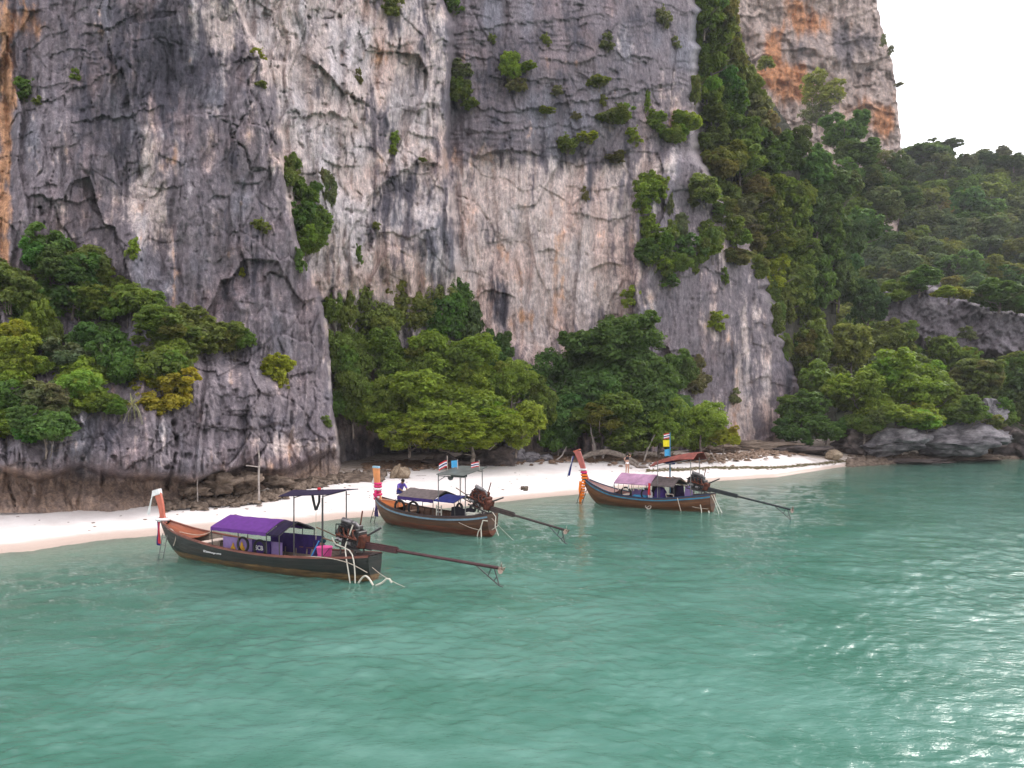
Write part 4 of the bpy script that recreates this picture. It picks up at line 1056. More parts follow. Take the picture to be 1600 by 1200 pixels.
# trees in front of the orange tower and on the skyline
for (px, py, rx, ry, d, tone, kind, sh, lab) in [
    (1283, 142, 38, 34, 178, 'olive', 'sparse', 0, 'thin sparse tree standing before the orange rock tower'), (1276, 178, 26, 20, 178, 'dull', 'sparse', 1, 'low sparse limb of scrub under the thin tree before the tower'),
    (1322, 208, 36, 30, 165, 'deep', 'mid', 2, 'large dark umbrella tree before the foot of the rock tower'), (1340, 240, 36, 24, 162, 'deep', 'mid', 3, 'dark tiered tree just below the large umbrella tree'),
    (1376, 252, 24, 20, 170, 'dull', 'sparse', 1, 'sparse dull tree at the right foot of the tower'), (1196, 96, 18, 12, 165, 'olive', 'coarse', 1, 'small tree leaning out over the orange stain of the tower'),
    (1380, 62, 6, 12, 204, 'dull', 'coarse', 1, 'tuft on the right edge of the tower, upper one'), (1392, 78, 6, 8, 206, 'dull', 'coarse', 0, 'tuft on the right edge of the tower, second one'), (1405, 132, 8, 6, 210, 'dull', 'coarse', 2, 'tuft on the right edge of the tower, lowest one')]:
    tree(px, py, rx, ry, d, tone, lab, 'tree', 'tower_tree', kind, sh, trunk='tree')

# beach trees in the middle
for (px, py, rx, ry, d, tone, kind, sh, lab) in [
    (528, 462, 30, 44, 66, 'olive', 'mid', 1, 'olive tree pressed against the right edge of the buttress'), (512, 486, 20, 20, 64, 'mid', 'mid', 0, 'small green bush on the buttress edge beside the olive tree'), (575, 490, 56, 52, 70, 'olive', 'fine', 1, 'dark olive tree left of the tall tree in the cliff recess'),
    (640, 462, 58, 50, 73, 'olive', 'fine', 0, 'tall olive-crowned tree highest in the cliff recess'), (692, 478, 58, 60, 75, 'deep', 'fine', 3, 'dense dark vine-covered tree at the right of the recess'), (680, 434, 32, 26, 75, 'deep', 'mid', 0, 'dark leafy top behind the tall olive-crowned tree'),
    (735, 520, 36, 52, 75.5, 'dark', 'mid', 4, 'dark vine tree at the right shoulder of the recess trees'), (545, 560, 40, 46, 66, 'mid', 'fine', 1, 'mid green tree beside the lower buttress edge'), (600, 560, 52, 44, 68, 'mid', 'fine', 0, 'leafy green tree under the dark olive tree'),
    (552, 622, 40, 44, 64, 'mid', 'fine', 1, 'thin leafy tree low beside the buttress foot'), (610, 630, 50, 48, 65, 'mid', 'fine', 0, 'green tree left of the bright overhanging tree'), (700, 570, 72, 50, 69, 'bright', 'fine', 1, 'bright green tree in the middle of the recess trees'),
    (742, 605, 46, 44, 68, 'bright', 'fine', 3, 'bright green tree filling the middle gap of the recess trees'), (650, 596, 44, 42, 68, 'mid', 'fine', 1, 'green tree between the dark olive tree and the bright trees'), (842, 630, 34, 40, 71, 'mid', 'mid', 0, 'green tree joining the bright trees and the big dark tree'),
    (775, 560, 30, 38, 75, 'deep', 'mid', 0, 'dark tree between the bright trees and the pale wall'), (800, 600, 46, 40, 70, 'bright', 'fine', 0, 'bright green tree right of the middle bright tree'), (690, 632, 84, 50, 65, 'bright', 'fine', 0, 'wide bright green tree overhanging the dark cave'),
    (640, 672, 60, 30, 63.5, 'bright', 'fine', 1, 'low bright branch layer over the shaded rocks, left'), (738, 676, 70, 32, 63.5, 'bright', 'fine', 1, 'low bright branch layer over the shaded rocks, middle'), (806, 664, 50, 36, 66, 'bright', 'fine', 1, 'bright branch tip reaching right over the sand'),
    (962, 545, 84, 54, 79, 'deep', 'fine', 0, 'top of the big dark green beach tree'), (900, 610, 72, 62, 77, 'deep', 'fine', 0, 'left side crown of the big dark green beach tree'), (1000, 610, 76, 66, 77, 'deep', 'fine', 3, 'right side crown of the big dark green beach tree'),
    (1052, 578, 34, 34, 78, 'deep', 'mid', 1, 'dark branch reaching right from the big beach tree'), (940, 660, 84, 44, 75, 'mid', 'fine', 0, 'lower middle crown of the big dark green beach tree'), (872, 666, 42, 36, 74, 'deep', 'fine', 1, 'dark low tree left of the big beach tree'), (1030, 662, 50, 40, 75.5, 'mid', 'fine', 0, 'low crown right under the big beach tree'),
    (1095, 664, 48, 36, 77, 'bright', 'fine', 0, 'yellow-green bush right of the big beach tree'), (1130, 682, 24, 16, 77, 'lime', 'mid', 2, 'small yellowish bush at the foot of the pale cliff')]:
    tree(px, py, rx * 1.08, ry * 1.2, d, tone, lab, 'tree', 'beach_tree', kind, sh, trunk='tree', deep=.8)

# trees over the undercut shore rock
for (px, py, rx, ry, d, tone, kind, sh, lab) in [
    (1252, 640, 42, 34, 92, 'deep', 'mid', 0, 'dark rounded tree at the beach end, left of the shore rock'), (1240, 676, 30, 20, 89, 'deep', 'mid', 2, 'low dark bush touching the beach left of the shore rock'), (1290, 668, 36, 24, 89, 'deep', 'mid', 0, 'low dark bush just left of the tan boulder'),
    (1268, 540, 44, 44, 104, 'mid', 'mid', 1, 'mid green tree at the foot of the ridge'), (1290, 598, 46, 40, 97, 'mid', 'mid', 0, 'leafy tree between the ridge foot and the shore rock trees'), (1330, 540, 42, 40, 106, 'olive', 'mid', 3, 'olive tree behind the bright shore rock trees'), (1394, 528, 38, 34, 108, 'olive', 'mid', 0, 'olive tree under the ribbed crag'),
    (1340, 620, 56, 44, 92, 'bright', 'fine', 0, 'bright green tree above the dark left shore block'), (1410, 590, 66, 48, 94, 'bright', 'fine', 0, 'tallest bright green tree above the shore rock'), (1400, 646, 60, 32, 89, 'bright', 'fine', 2, 'bright low branches draped over the middle shore block'), (1466, 620, 44, 38, 94, 'mid', 'mid', 1, 'green tree at the right of the bright shore trees'), (1448, 650, 30, 24, 90, 'bright', 'mid', 0, 'small bright bush drooping over the shore block lip'),
    (1528, 590, 44, 34, 102, 'olive', 'mid', 3, 'olive tiered tree above the grey rock hump'), (1560, 640, 28, 24, 98, 'mid', 'mid', 1, 'green bush right of the grey rock hump'), (1590, 590, 40, 40, 106, 'deep', 'mid', 0, 'dark tree at the right edge above the shaded rock'), (1486, 552, 40, 30, 112, 'mid', 'mid', 0, 'green tree below the ribbed crag, right part'),
    (1350, 662, 34, 22, 88, 'mid', 'mid', 2, 'green bush hanging over the dark left shore block'), (1500, 645, 40, 24, 91, 'mid', 'mid', 2, 'green bush lying along the top of the long shore block'), (1545, 662, 24, 16, 91.5, 'olive', 'mid', 1, 'olive bush near the pale end of the long shore block'),
    (1300, 215, 1, 1, 900, 'deep', 'coarse', 0, None)]:
    if lab: tree(px, py, rx * 1.06, ry * 1.06, d, tone, lab, 'tree', 'shore_tree', kind, sh, trunk='tree', deep=.85)

for (px, py, rx, ry, d, tone, sh, lab) in [
    (1482, 457, 28, 11, 118, 'lime', 2, 'yellow-green flat shrub growing on top of the ribbed crag'), (1436, 436, 30, 20, 121, 'deep', 0, 'dark tree over the top left of the ribbed crag'), (1404, 452, 22, 16, 121, 'mid', 1, 'green bush over the left shoulder of the ribbed crag'),
    (1562, 458, 36, 22, 118, 'deep', 1, 'dark bush hanging over the right top of the ribbed crag'), (1612, 470, 34, 24, 117, 'far', 0, 'dark bush over the far right end of the ribbed crag'), (1584, 574, 34, 24, 111, 'olive', 3, 'olive tree under the right part of the ribbed crag'), (1418, 560, 34, 22, 110, 'mid', 0, 'green tree under the left part of the ribbed crag'),
    (1356, 470, 26, 34, 118, 'dark', 4, 'dark tree at the left end of the ribbed crag'), (1512, 520, 16, 10, 117, 'dull', 1, 'dull tuft in the middle of the ribbed crag'), (1610, 620, 34, 44, 103, 'dark', 4, 'dark tree at the right edge below the olive tiered tree'), (1318, 276, 30, 24, 160, 'deep', 1, 'dark bushy tree left under the large umbrella tree'), (1378, 280, 30, 24, 166, 'far', 0, 'dark tree covering the right foot of the tower'), (1350, 296, 32, 26, 162, 'dark', 1, 'dark tree in the middle below the tower foot'), (1404, 262, 24, 22, 168, 'far', 1, 'dark tree at the right corner of the tower foot'), (1322, 318, 32, 28, 158, 'mid', 0, 'green tree below the left of the tower foot'), (1372, 322, 34, 28, 160, 'far', 0, 'dark tree below the middle of the tower foot'), (1406, 306, 30, 26, 164, 'dark', 3, 'dark tree below the right of the tower foot'), (1340, 356, 32, 28, 150, 'deep', 0, 'deep green tree two rows below the tower foot')]:
    tree(px, py, rx * 1.15, ry * 1.2, d, tone, lab, 'tree', 'hillside_tree', 'mid' if rx > 20 else 'coarse', sh, trunk='tree')

def forest():
    pts = []
    r = random.Random(9)
    for k in range(9000):
        px = r.uniform(1262, 1668); c = float(hill_crest(px)); py = r.uniform(c - 4, 640)
        if px < 1300 + (py - 300) * -.05 and py > 470: continue
        if px < ipl(py, [250, 300, 480], [1365, 1296, 1290]): continue
        if 1372 < px < 1640 and 440 < py < 560 and py > ipl(px, [1372, 1400, 1440, 1480, 1560, 1640], [470, 452, 444, 476, 506, 520]) and py < ipl(px, [1400, 1480, 1640], [512, 548, 552]): continue
        t = (700 - py) / (700 - c)
        rad = (54 - 24 * t) * r.uniform(.7, 1.3)
        if any((px - q[0]) ** 2 + ((py - q[1]) * 1.15) ** 2 < (.62 * (rad + q[2]) * .72) ** 2 for q in pts): continue
        pts.append((px, py, rad))
    WORD = {'far': 'dark green', 'dark': 'near-black green', 'deep': 'deep green', 'olive': 'olive', 'dull': 'grey-green', 'mid': 'mid green'}
    rows_ = []
    for (px, py, rad) in pts:
        tone = r.choice(['far', 'far', 'far', 'deep', 'olive', 'dull', 'mid', 'far'])
        c = float(hill_crest(px))
        row = 'on the skyline' if py < c + 18 else 'just below the skyline' if py < c + 62 else 'halfway uphill' if py < 390 else 'above the crag' if py < 470 else 'beside the crag' if py < 540 else 'low behind the shore trees'
        colm = 'below the tower' if px < 1385 else 'right of the tower' if px < 1450 else 'mid right hill' if px < 1530 else 'near right edge' if px < 1590 else 'at right edge'
        rows_.append([px, py, rad, tone, f'{WORD[tone]} tree {row}, {colm}'])
    rows_.sort(key=lambda q: q[0])
    same = {}
    for q in rows_: same.setdefault(q[4], []).append(q)
    ORD = ['leftmost', 'second', 'third', 'fourth', 'fifth', 'sixth', 'seventh', 'eighth', 'ninth', 'tenth']
    for k, L_ in same.items():
        if len(L_) > 1:
            for i, q in enumerate(L_): q[4] = (ORD[i] + ' ' + k) if i == 0 else (ORD[i] + ' from left ' + k)
    for (px, py, rad, tone, lab) in rows_:
        d = float(hill_depth(np.array(px), np.array(py))) - 3
        tree(px, py, rad, rad * r.uniform(.75, 1.0), d, tone, lab, 'tree', 'forest_tree', 'mid', r.randrange(6), 'trees in the forest on the right hill', 'tree')
    # a sparse crown that breaks the skyline, as the tallest ones there do
    for (px, py, rx, ry, lab) in [(1446, 238, 46, 26, 'tall spreading tree breaking the skyline right of the tower'), (1482, 226, 24, 10, 'thin flat branch layer of a skyline tree right of the tower'), (1536, 250, 20, 14, 'dark round skyline tree in the middle of the far hill'), (1584, 252, 22, 15, 'dark round skyline tree near the right edge')]:
        tree(px, py, rx, ry, 245, 'dark', lab, 'tree', 'forest_tree', 'mid', 0 if rx < 40 else 2, None, 'tree')
forest()
# ------------------------------------------------------------------ longtail boats
def hull_paint(name, top, top2, low, low2, zline, grain=True):
    t = NT(name)
    sp = t.node('ShaderNodeSeparateXYZ'); t.l.new(t.obj(), sp.inputs[0])
    n = t.noise(1.1, 5, .65, stretch=(.5, 1, 3)); f = t.noise(5, 5, .7, stretch=(.35, 1, 3.5))
    a = t.mix(t.ramp(n, .35, .68), top, top2); b = t.mix(t.ramp(f, .35, .65), low, low2)
    z = t.math('ADD', sp.outputs[2], t.math('MULTIPLY', t.math('SUBTRACT', t.noise(1.5, 3, .6, stretch=(1, 1, .2)), .5), .12))
    c = t.mix(t.ramp(z, zline, zline + .05), b, a)
    c = t.mix(.6, c, t.mix(t.ramp(f, .3, .7), (.65, .65, .65), (1.25, 1.25, 1.25)), 'MULTIPLY')
    fr = t.math('FRACT', t.attr('plank', 'Fac'))             # the seams between the hull planks, and each plank's own tone
    seam = t.ramp(t.math('ABSOLUTE', t.math('SUBTRACT', fr, .5)), .43, .49)
    wn_ = t.node('ShaderNodeTexWhiteNoise', noise_dimensions='1D'); t.l.new(t.math('FLOOR', t.attr('plank', 'Fac')), wn_.inputs['W'])
    c = t.mix(.55, c, t.mix(wn_.outputs[0], (.6, .6, .6), (1.35, 1.3, 1.25)), 'MULTIPLY')
    c = t.mix(t.math('MULTIPLY', seam, .7), c, (.008, .007, .006))
    return t.done(t.bsdf(c, t.ramp(f, .3, .7, .35, .6), .4, t.bump(t.math('SUBTRACT', t.math('MULTIPLY', f, .3), seam), .4, .015)))

M = {}
M['hull_black'] = hull_paint('black_hull_paint', (.010, .013, .011), (.024, .020, .016), (.085, .042, .018), (.20, .12, .05), .22)
M['hull_brown'] = hull_paint('brown_hull_varnish', (.070, .030, .016), (.110, .055, .030), (.120, .034, .018), (.165, .055, .030), .26)
M['hull_brown_rich'] = hull_paint('rich_brown_hull_varnish', (.095, .036, .015), (.150, .066, .030), (.12, .050, .024), (.17, .09, .05), .10)
M['lining_pale'] = plain('weathered_lining', (.30, .24, .19), .8, .2, .45, 2.0, col2=(.10, .08, .065), stretch=(.5, 1, 2))
M['lining_brown'] = plain('brown_lining', (.20, .115, .08), .7, .25, .4, 2.0, col2=(.09, .05, .035), stretch=(.5, 1, 2))
M['lining_pink'] = plain('pinkish_lining', (.28, .15, .13), .7, .25, .4, 2.0, stretch=(.5, 1, 2))
M['rail_red'] = plain('red_brown_rail', (.17, .058, .040), .5, .35, .35, 3.0, stretch=(.5, 1, 1))
M['rail_dark'] = plain('dark_rail', (.045, .026, .026), .5, .35, .35, 3.0)
M['rail_navy'] = plain('navy_rail', (.012, .030, .075), .5, .35, .3, 3.0)
M['stripe_pale'] = plain('pale_blue_stripe', (.16, .25, .32), .5, .35, .25, 3.0)
M['stripe_blue'] = plain('bright_blue_stripe', (.045, .19, .30), .5, .35, .25, 3.0)
M['varnish_orange'] = plain('orange_varnish', (.42, .125, .035), .35, .45, .3, 1.5, stretch=(.6, 3, 1))
M['varnish_red'] = plain('red_brown_varnish', (.27, .085, .045), .35, .45, .3, 1.5, stretch=(.6, 3, 1))
M['varnish_dull'] = plain('dull_pink_brown_wood', (.25, .135, .12), .6, .3, .3, 1.5, stretch=(.6, 3, 1))
M['prow_red'] = plain('salmon_red_prow_paint', (.50, .125, .075), .45, .4, .2, 2)
M['prow_orange'] = plain('orange_prow_paint', (.68, .27, .10), .45, .4, .2, 2)
M['prow_pink'] = plain('pinkish_red_prow_paint', (.42, .115, .095), .45, .4, .2, 2)
M['white'] = plain('white_paint', (.78, .76, .75), .5, .35, .12, 4)
M['offwhite'] = plain('offwhite_plastic', (.70, .68, .58), .5, .35, .15, 4)
M['pale_blue'] = plain('pale_blue_paint', (.30, .50, .62), .5, .35, .15, 4)
M['wood_pale'] = plain('pale_bare_wood', (.52, .42, .36), .75, .2, .3, 3, stretch=(.4, 3, 1))
M['wood_mid'] = plain('brown_wood', (.19, .12, .08), .7, .25, .35, 3, stretch=(.4, 3, 1))
M['wood_grey'] = plain('grey_driftwood', (.36, .31, .28), .85, .1, .35, 4)
M['purple'] = plain('purple_canvas', (.105, .026, .185), .7, .25, .14, 5, bump=.15)
M['purple_dark_shaded'] = plain('dark_and_shaded_purple_canvas', (.016, .009, .034), .8, .2, .3, 5)  # dark purple cloth, and purple canvas with its underside shade in the colour
M['purple_mid'] = plain('indigo_cloth', (.045, .022, .125), .8, .2, .25, 4)
M['mauve'] = plain('mauve_banner', (.27, .185, .40), .6, .25, .2, 2)
M['gold'] = plain('golden_print', (.62, .33, .03), .6, .25, .2, 6)
M['brown_canvas'] = plain('grey_brown_canvas', (.135, .108, .105), .8, .15, .2, 5)
M['pink_canvas'] = plain('faded_pink_purple_canvas', (.42, .23, .34), .7, .2, .3, 1.6, col2=(.29, .18, .30))
M['red_tarp'] = plain('rust_red_tarpaulin', (.215, .058, .045), .75, .2, .3, 3)
M['black_cloth'] = plain('black_cloth', (.018, .016, .022), .8, .2, .3, 4)
M['grey_green'] = plain('grey_green_tin', (.105, .115, .105), .5, .3, .25, 3)
M['steel'] = plain('dull_steel_tube', (.22, .21, .20), .45, .5, .25, 6, metal=.4)
M['dark_steel'] = plain('dark_steel_tube', (.055, .05, .048), .5, .4, .3, 6)
M['engine'] = plain('oily_engine_iron', (.030, .025, .026), .5, .5, .5, 7, col2=(.11, .055, .038))
M['rust'] = plain('rusty_iron', (.115, .038, .024), .8, .2, .5, 7, col2=(.05, .022, .02))
M['alloy'] = plain('greasy_alloy', (.24, .22, .22), .4, .5, .4, 8, metal=.5)
M['shaft'] = plain('maroon_shaft_paint', (.060, .018, .020), .45, .4, .4, 5)
M['shaft_black'] = plain('black_shaft_paint', (.018, .020, .022), .45, .4, .4, 5)
M['shaft_brown'] = plain('brown_shaft_paint', (.048, .030, .026), .45, .4, .4, 5)
M['bronze'] = plain('worn_bronze', (.30, .22, .17), .35, .5, .3, 6, metal=.5)
M['rubber'] = plain('black_rubber', (.018, .017, .018), .7, .3, .3, 6)
M['pink'] = plain('pink_plastic', (.80, .11, .36), .4, .4, .08, 4)
M['blue'] = plain('blue_plastic', (.05, .26, .60), .4, .4, .1, 4)
M['teal'] = plain('dark_teal_cloth', (.012, .060, .075), .8, .2, .3, 8)
M['rope'] = plain('pale_rope', (.50, .42, .34), .9, .1, .25, 12)
M['hose'] = plain('white_hose', (.60, .55, .46), .5, .3, .18, 5)
M['magenta'] = plain('magenta_cloth', (.70, .03, .16), .7, .2, .2, 8, col2=(.75, .35, .50))
M['orange'] = plain('orange_garland', (.90, .22, .02), .7, .2, .25, 20)
M['yellow'] = plain('yellow_cloth', (.82, .68, .03), .7, .2, .1, 6)
M['red'] = plain('red_cloth', (.55, .035, .045), .7, .2, .15, 6)
M['navy'] = plain('navy_cloth', (.025, .03, .16), .7, .2, .2, 6)
M['sky'] = plain('light_blue_cloth', (.08, .38, .66), .7, .2, .12, 6)
M['skin'] = plain('skin', (.42, .235, .165), .55, .3, .12, 9)
M['skin_tan'] = plain('tanned_skin', (.24, .125, .082), .55, .3, .12, 9)
M['hair_dark'] = plain('dark_hair', (.014, .011, .010), .6, .3, .3, 20)
M['hair_blond'] = plain('light_brown_hair', (.34, .20, .11), .6, .3, .3, 20)
M['violet'] = plain('violet_shirt', (.135, .085, .38), .8, .15, .15, 8)
M['umber_floor'] = plain('wet_dark_floor', (.060, .045, .038), .6, .3, .4, 3)

def lerp_tab(tab, s):
    return float(np.interp(s, [a for a, _ in tab], [b for _, b in tab]))
def smooth_tab(tab, s):
    # cubic through the table (Catmull-Rom on uneven knots, clamped)
    xs = [a for a, _ in tab]; ys = [b for _, b in tab]
    i = max(0, min(len(xs) - 2, int(np.searchsorted(xs, s) - 1)))
    def m(k):
        if k == 0: return (ys[1] - ys[0]) / (xs[1] - xs[0])
        if k == len(xs) - 1: return (ys[-1] - ys[-2]) / (xs[-1] - xs[-2])
        return (ys[k + 1] - ys[k - 1]) / (xs[k + 1] - xs[k - 1])
    h = xs[i + 1] - xs[i]; t = min(max((s - xs[i]) / h, 0), 1)
    return ((1 + 2 * t) * (1 - t) ** 2 * ys[i] + t * (1 - t) ** 2 * h * m(i) + t * t * (3 - 2 * t) * ys[i + 1] + t * t * (t - 1) * h * m(i + 1))

class Boat:
    def __init__(self, stern, bow, sheer, beam, keel, label):
        self.L = math.hypot(bow[0] - stern[0], bow[1] - stern[1])
        self.rz = math.atan2(bow[1] - stern[1], bow[0] - stern[0])
        self.root = empty('longtail_boat', (stern[0], stern[1], 0), self.rz)
        tag(self.root, label, 'boat', 'longtail boats moored along the beach')
        self.sheer, self.beam, self.keel = sheer, beam, keel
    def g(self, s): return smooth_tab(self.sheer, s)
    def b(self, s): return max(.02, smooth_tab(self.beam, s))
    def k(self, s): return smooth_tab(self.keel, s)
    def world(self, x, y, z):
        c, s = math.cos(self.rz), math.sin(self.rz); p = self.root.location
        return Vector((p.x + c * x - s * y, p.y + s * x + c * y, z))
    def thing(self, name, x, y, z, label, cat, group=None):
        return tag(empty(name, self.world(x, y, z), self.rz), label, cat, group)
    def put(self, mb, name, mat, x, y, z, label, cat, group=None, smooth_shade=True):
        """one-mesh thing that stands, hangs or lies on the boat; the mesh is given around its own base"""
        o = mb.build(name, mat, None, smooth_shade); o.location = self.world(x, y, z); o.rotation_euler = (0, 0, self.rz)
        return tag(o, label, cat, group)
    def section(self, s, t, inset=0.0):
        """a point of the side at station s; t 0 at the rail, 1 at the keel"""
        g, k, b = self.g(s), self.k(s), self.b(s) - inset
        fl = (1 - .10 * t) * max(0.0, 1 - t ** 3.2) ** .62
        return self.L * s, max(.01, b) * fl, g - (g - (k + inset)) * t
    def part(self, mb, name, mat, sm=True, parent=None): return mb.build(name, M[mat], parent or self.root, sm)

    def build_hull(self, hullmat, lining, railmat, stripe=None, deckmat='varnish_red', fore=(.80, .965)):
        N, T = 44, 10
        st = [i / N for i in range(N + 1)]
        def shell(inset, name, mat, t0=0.0, flip=False, s0=0.0, s1=1.0):
            v, q = [], []
            stt = [s0 + (s1 - s0) * i / N for i in range(N + 1)]
            for s in stt:
                row = [self.section(s, t0 + (1 - t0) * j / T, inset) for j in range(T + 1)]
                full = [(x, y, z) for x, y, z in row] + [(x, -y, z) for x, y, z in row[-2::-1]]
                v += full
            w = 2 * T + 1
            for i in range(N):
                for j in range(w - 1):
                    a = i * w + j; f = (a, a + 1, a + w + 1, a + w)
                    q.append(f[::-1] if flip else f)
            m = MB(); m.v = v; m.f = [tuple(f) for f in q]
            if inset == 0: m.f.append(tuple(range(w)))   # transom
            o = self.part(m, name, mat)
            if inset == 0: point_float(o.data, 'plank', [8 * (1 - abs(1 - j / T)) if j != T else 8 for _ in stt for j in range(2 * T + 1)])
            return o
        shell(0.0, 'hull', hullmat)
        shell(.055, 'hull_lining', lining, .02, True, .03, .965)
        for sd in (1, -1):
            m = MB(); rows = []
            for s in st:
                x, y, z = self.section(s, 0)
                rows.append([(x, sd * (y - .075), z + .002), (x, sd * (y - .07), z + .045), (x, sd * (y + .025), z + .045), (x, sd * (y + .03), z - .03)])
            w = 4; v = [p for r in rows for p in r]; f = []
            for i in range(N):
                for j in range(w):
                    a = i * w + j; b = i * w + (j + 1) % w
                    f.append((a, a + w, b + w, b) if sd > 0 else (a, b, b + w, a + w))
            m.add(v, f); self.part(m, 'rail', railmat, False)
            if stripe:
                m = MB(); v = []; f = []
                for s in st:
                    for t in (.08, .155):
                        x, y, z = self.section(s, t); v.append((x, sd * (y + .006), z)); 
                    for t in (.155, .08):
                        x, y, z = self.section(s, t); v.append((x, sd * (y + .026), z))
                for i in range(N):
                    for j in range(4):
                        a = i * 4 + j; b = i * 4 + (j + 1) % 4
                        f.append((a, b, b + 4, a + 4))
                m.add(v, f); self.part(m, 'rubbing_strip', stripe, False)
        # floor boards
        m = MB(); fz = .12
        n = 30; rows = []
        for i in range(n + 1):
            s = .06 + .74 * i / n; z = max(fz, self.k(s) + .12)
            t = (self.g(s) - z) / (self.g(s) - self.k(s)); _, y, _ = self.section(s, min(.97, t), .05)
            rows.append([(self.L * s, -y, z), (self.L * s, -y / 3, z), (self.L * s, y / 3, z), (self.L * s, y, z)])
        m.sheet(rows, .03); self.part(m, 'floor', 'umber_floor')
        # fore deck, gently dished, and stern deck
        m = MB(); rows = []
        for i in range(13):
            s = fore[0] + (fore[1] - fore[0]) * i / 12; x, y, z = self.section(s, .0, .05)
            rows.append([(x, -y, z - .02), (x, -y * .5, z - .10), (x, 0, z - .12), (x, y * .5, z - .10), (x, y, z - .02)])
        m.sheet(rows, .03); self.part(m, 'foredeck', deckmat)
        m = MB(); rows = []
        for i in range(7):
            s = .005 + .12 * i / 6; x, y, z = self.section(s, .0, .04)
            rows.append([(x, -y, z + .01), (x, 0, z + .05), (x, y, z + .01)])
        m.sheet(rows, .05); self.part(m, 'stern_deck', 'rail_dark')
        for i in range(13):                              # frames along the inside
            s = .2 + .6 * i / 12
            for sd in (1, -1):
                m = MB(); path = []
                for j in range(7):
                    x, y, z = self.section(s, .03 + .75 * j / 6, .085); path.append((x, sd * y, z))
                for p, q in zip(path[:-1], path[1:]): m.bar(p, q, .05, .05, (1, 0, 0))
                self.part(m, 'rib', lining, False)
    def thwart(self, s, mat='wood_pale', wid=.45, drop=.12):
        m = MB(); x, y, z = self.section(s, .0, .08)
        m.box((x, 0, z - drop), (wid, 2 * y, .045), bev=.01); self.part(m, 'thwart', mat, False)
    def prow(self, pts, mat, w0, w1, th=.10):
        """the tall stem post: a flat plank that curves up from the bow and widens to the top"""
        m = MB(); n = 12; rows = []
        for i in range(n + 1):
            t = i / n
            x = np.interp(t, [0, .5, 1], [p[0] for p in pts]); z = np.interp(t, [0, .5, 1], [p[1] for p in pts])
            x = (1 - t) ** 2 * pts[0][0] + 2 * t * (1 - t) * pts[1][0] + t * t * pts[2][0]; z = (1 - t) ** 2 * pts[0][1] + 2 * t * (1 - t) * pts[1][1] + t * t * pts[2][1]
            w = np.interp(t, [0, .25, 1], [w0 * 1.6, w0, w1])
            rows.append([(x - w / 2, 0, z), (x, .015, z), (x + w / 2, 0, z)])
        m.sheet(rows, th); o = self.part(m, 'prow_post', mat)
        return o, pts[2], w1
    def canopy(self, x0, x1, yw, ze, zr, mat, edge=.10, posts=(0, .5, 1), under=None, sag=.0, x0r=None):
        m = MB(); rows = []
        for i in range(9):
            t = i / 8; row = []
            for j in range(11):
                u = -1 + 2 * j / 10
                xx = x0 + (x1 - x0) * t
                z = zr - (zr - ze) * abs(u) ** 1.25 - sag * math.sin(math.pi * 4 * t) ** 2 * .5 + .012 * math.sin(9 * t + 5 * u) + .012 * math.sin(23 * t) * (1 - abs(u)) - .02 * abs(math.sin(math.pi * 2 * t))
                row.append((xx, u * yw, z))
            rows.append(row)
        m.sheet(rows, .025); o = self.part(m, 'canopy', mat)
        for sd in (1, -1):
            m = MB(); rr = []
            for i in range(17):
                t = i / 16; x = x0 + (x1 - x0) * t
                rr.append([(x, sd * (yw + .012), ze + .015), (x, sd * (yw + .018), ze - edge * (.93 + .07 * math.sin(i * 2.1)))])
            m.sheet(rr, .012); self.part(m, 'valance', under or mat, True, o)
        for t in posts:
            x = x0 + (x1 - x0) * t
            for sd in (1, -1):
                s = x / self.L; _, by, gz = self.section(s, 0, .03)
                m = MB(); m.tube([(x, sd * by, gz - .15), (x, sd * yw * .985, ze + .0)], .021, 6); self.part(m, 'canopy_post', 'dark_steel')
            m = MB(); m.tube([(x, u * yw * .98, zr - (zr - ze) * abs(u) ** 1.25 - .03) for u in (-1, -.75, -.5, -.25, 0, .25, .5, .75, 1)], .016, 5); self.part(m, 'roof_hoop', 'dark_steel')
        return o
    def engine(self, x, z, pitch, length, r_h, tip, shaft, bodymat='engine', prop_r=.17, skeg=1.15, seed=1):
        r = random.Random(seed)
        R = Matrix.Rotation(pitch, 4, 'Y')
        K = 1.28
        def P(a, b, c): v = R @ Vector((a * K, b * K, c * K)); return (v.x + x, v.y, v.z + z)
        rot = R.to_3x3()
        m = MB(); m.box(P(0, 0, 0), (0.998, 0.512, 0.538), rot, .03); m.box(P(.05, 0, .28), (0.845, 0.358, 0.205), rot, .03); m.box(P(-.02, 0, -.27), (0.794, 0.384, 0.179), rot, .03)
        for k in range(4): m.box(P(-.26 + .18 * k, .17, .12), (0.128, 0.154, 0.384), rot, .015)
        blk = self.part(m, 'engine', bodymat, False)
        m = MB(); m.box(P(-.42, 0, -.08), (0.333, 0.486, 0.486), rot, .05); self.part(m, 'gearbox', 'rust', False, blk)
        m = MB(); m.cyl(P(.40, 0, .02), P(.48, 0, .02), .24, 18); m.cyl(P(.48, 0, .02), P(.53, 0, .02), .10, 12); self.part(m, 'flywheel', 'engine', True, blk)
        m = MB()
        for k in range(4):
            a = -.26 + .17 * k; m.tube([P(a, .18, .22), P(a, .33, .26), P(a - .05, .36, .12), P(a - .16, .34, .02)], .035, 7)
        m.tube([P(.3, .36, .05), P(-.45, .35, .02)], .045, 8); self.part(m, 'exhaust_manifold', 'rust', True, blk)
        m = MB(); m.cyl(P(-.05, .10, .42), P(.32, .10, .45), .095, 12); m.tube([P(-.05, .1, .42), P(-.2, .12, .44), P(-.28, .1, .34), P(-.26, .06, .24)], .05, 8); self.part(m, 'air_filter', 'alloy', True, blk)
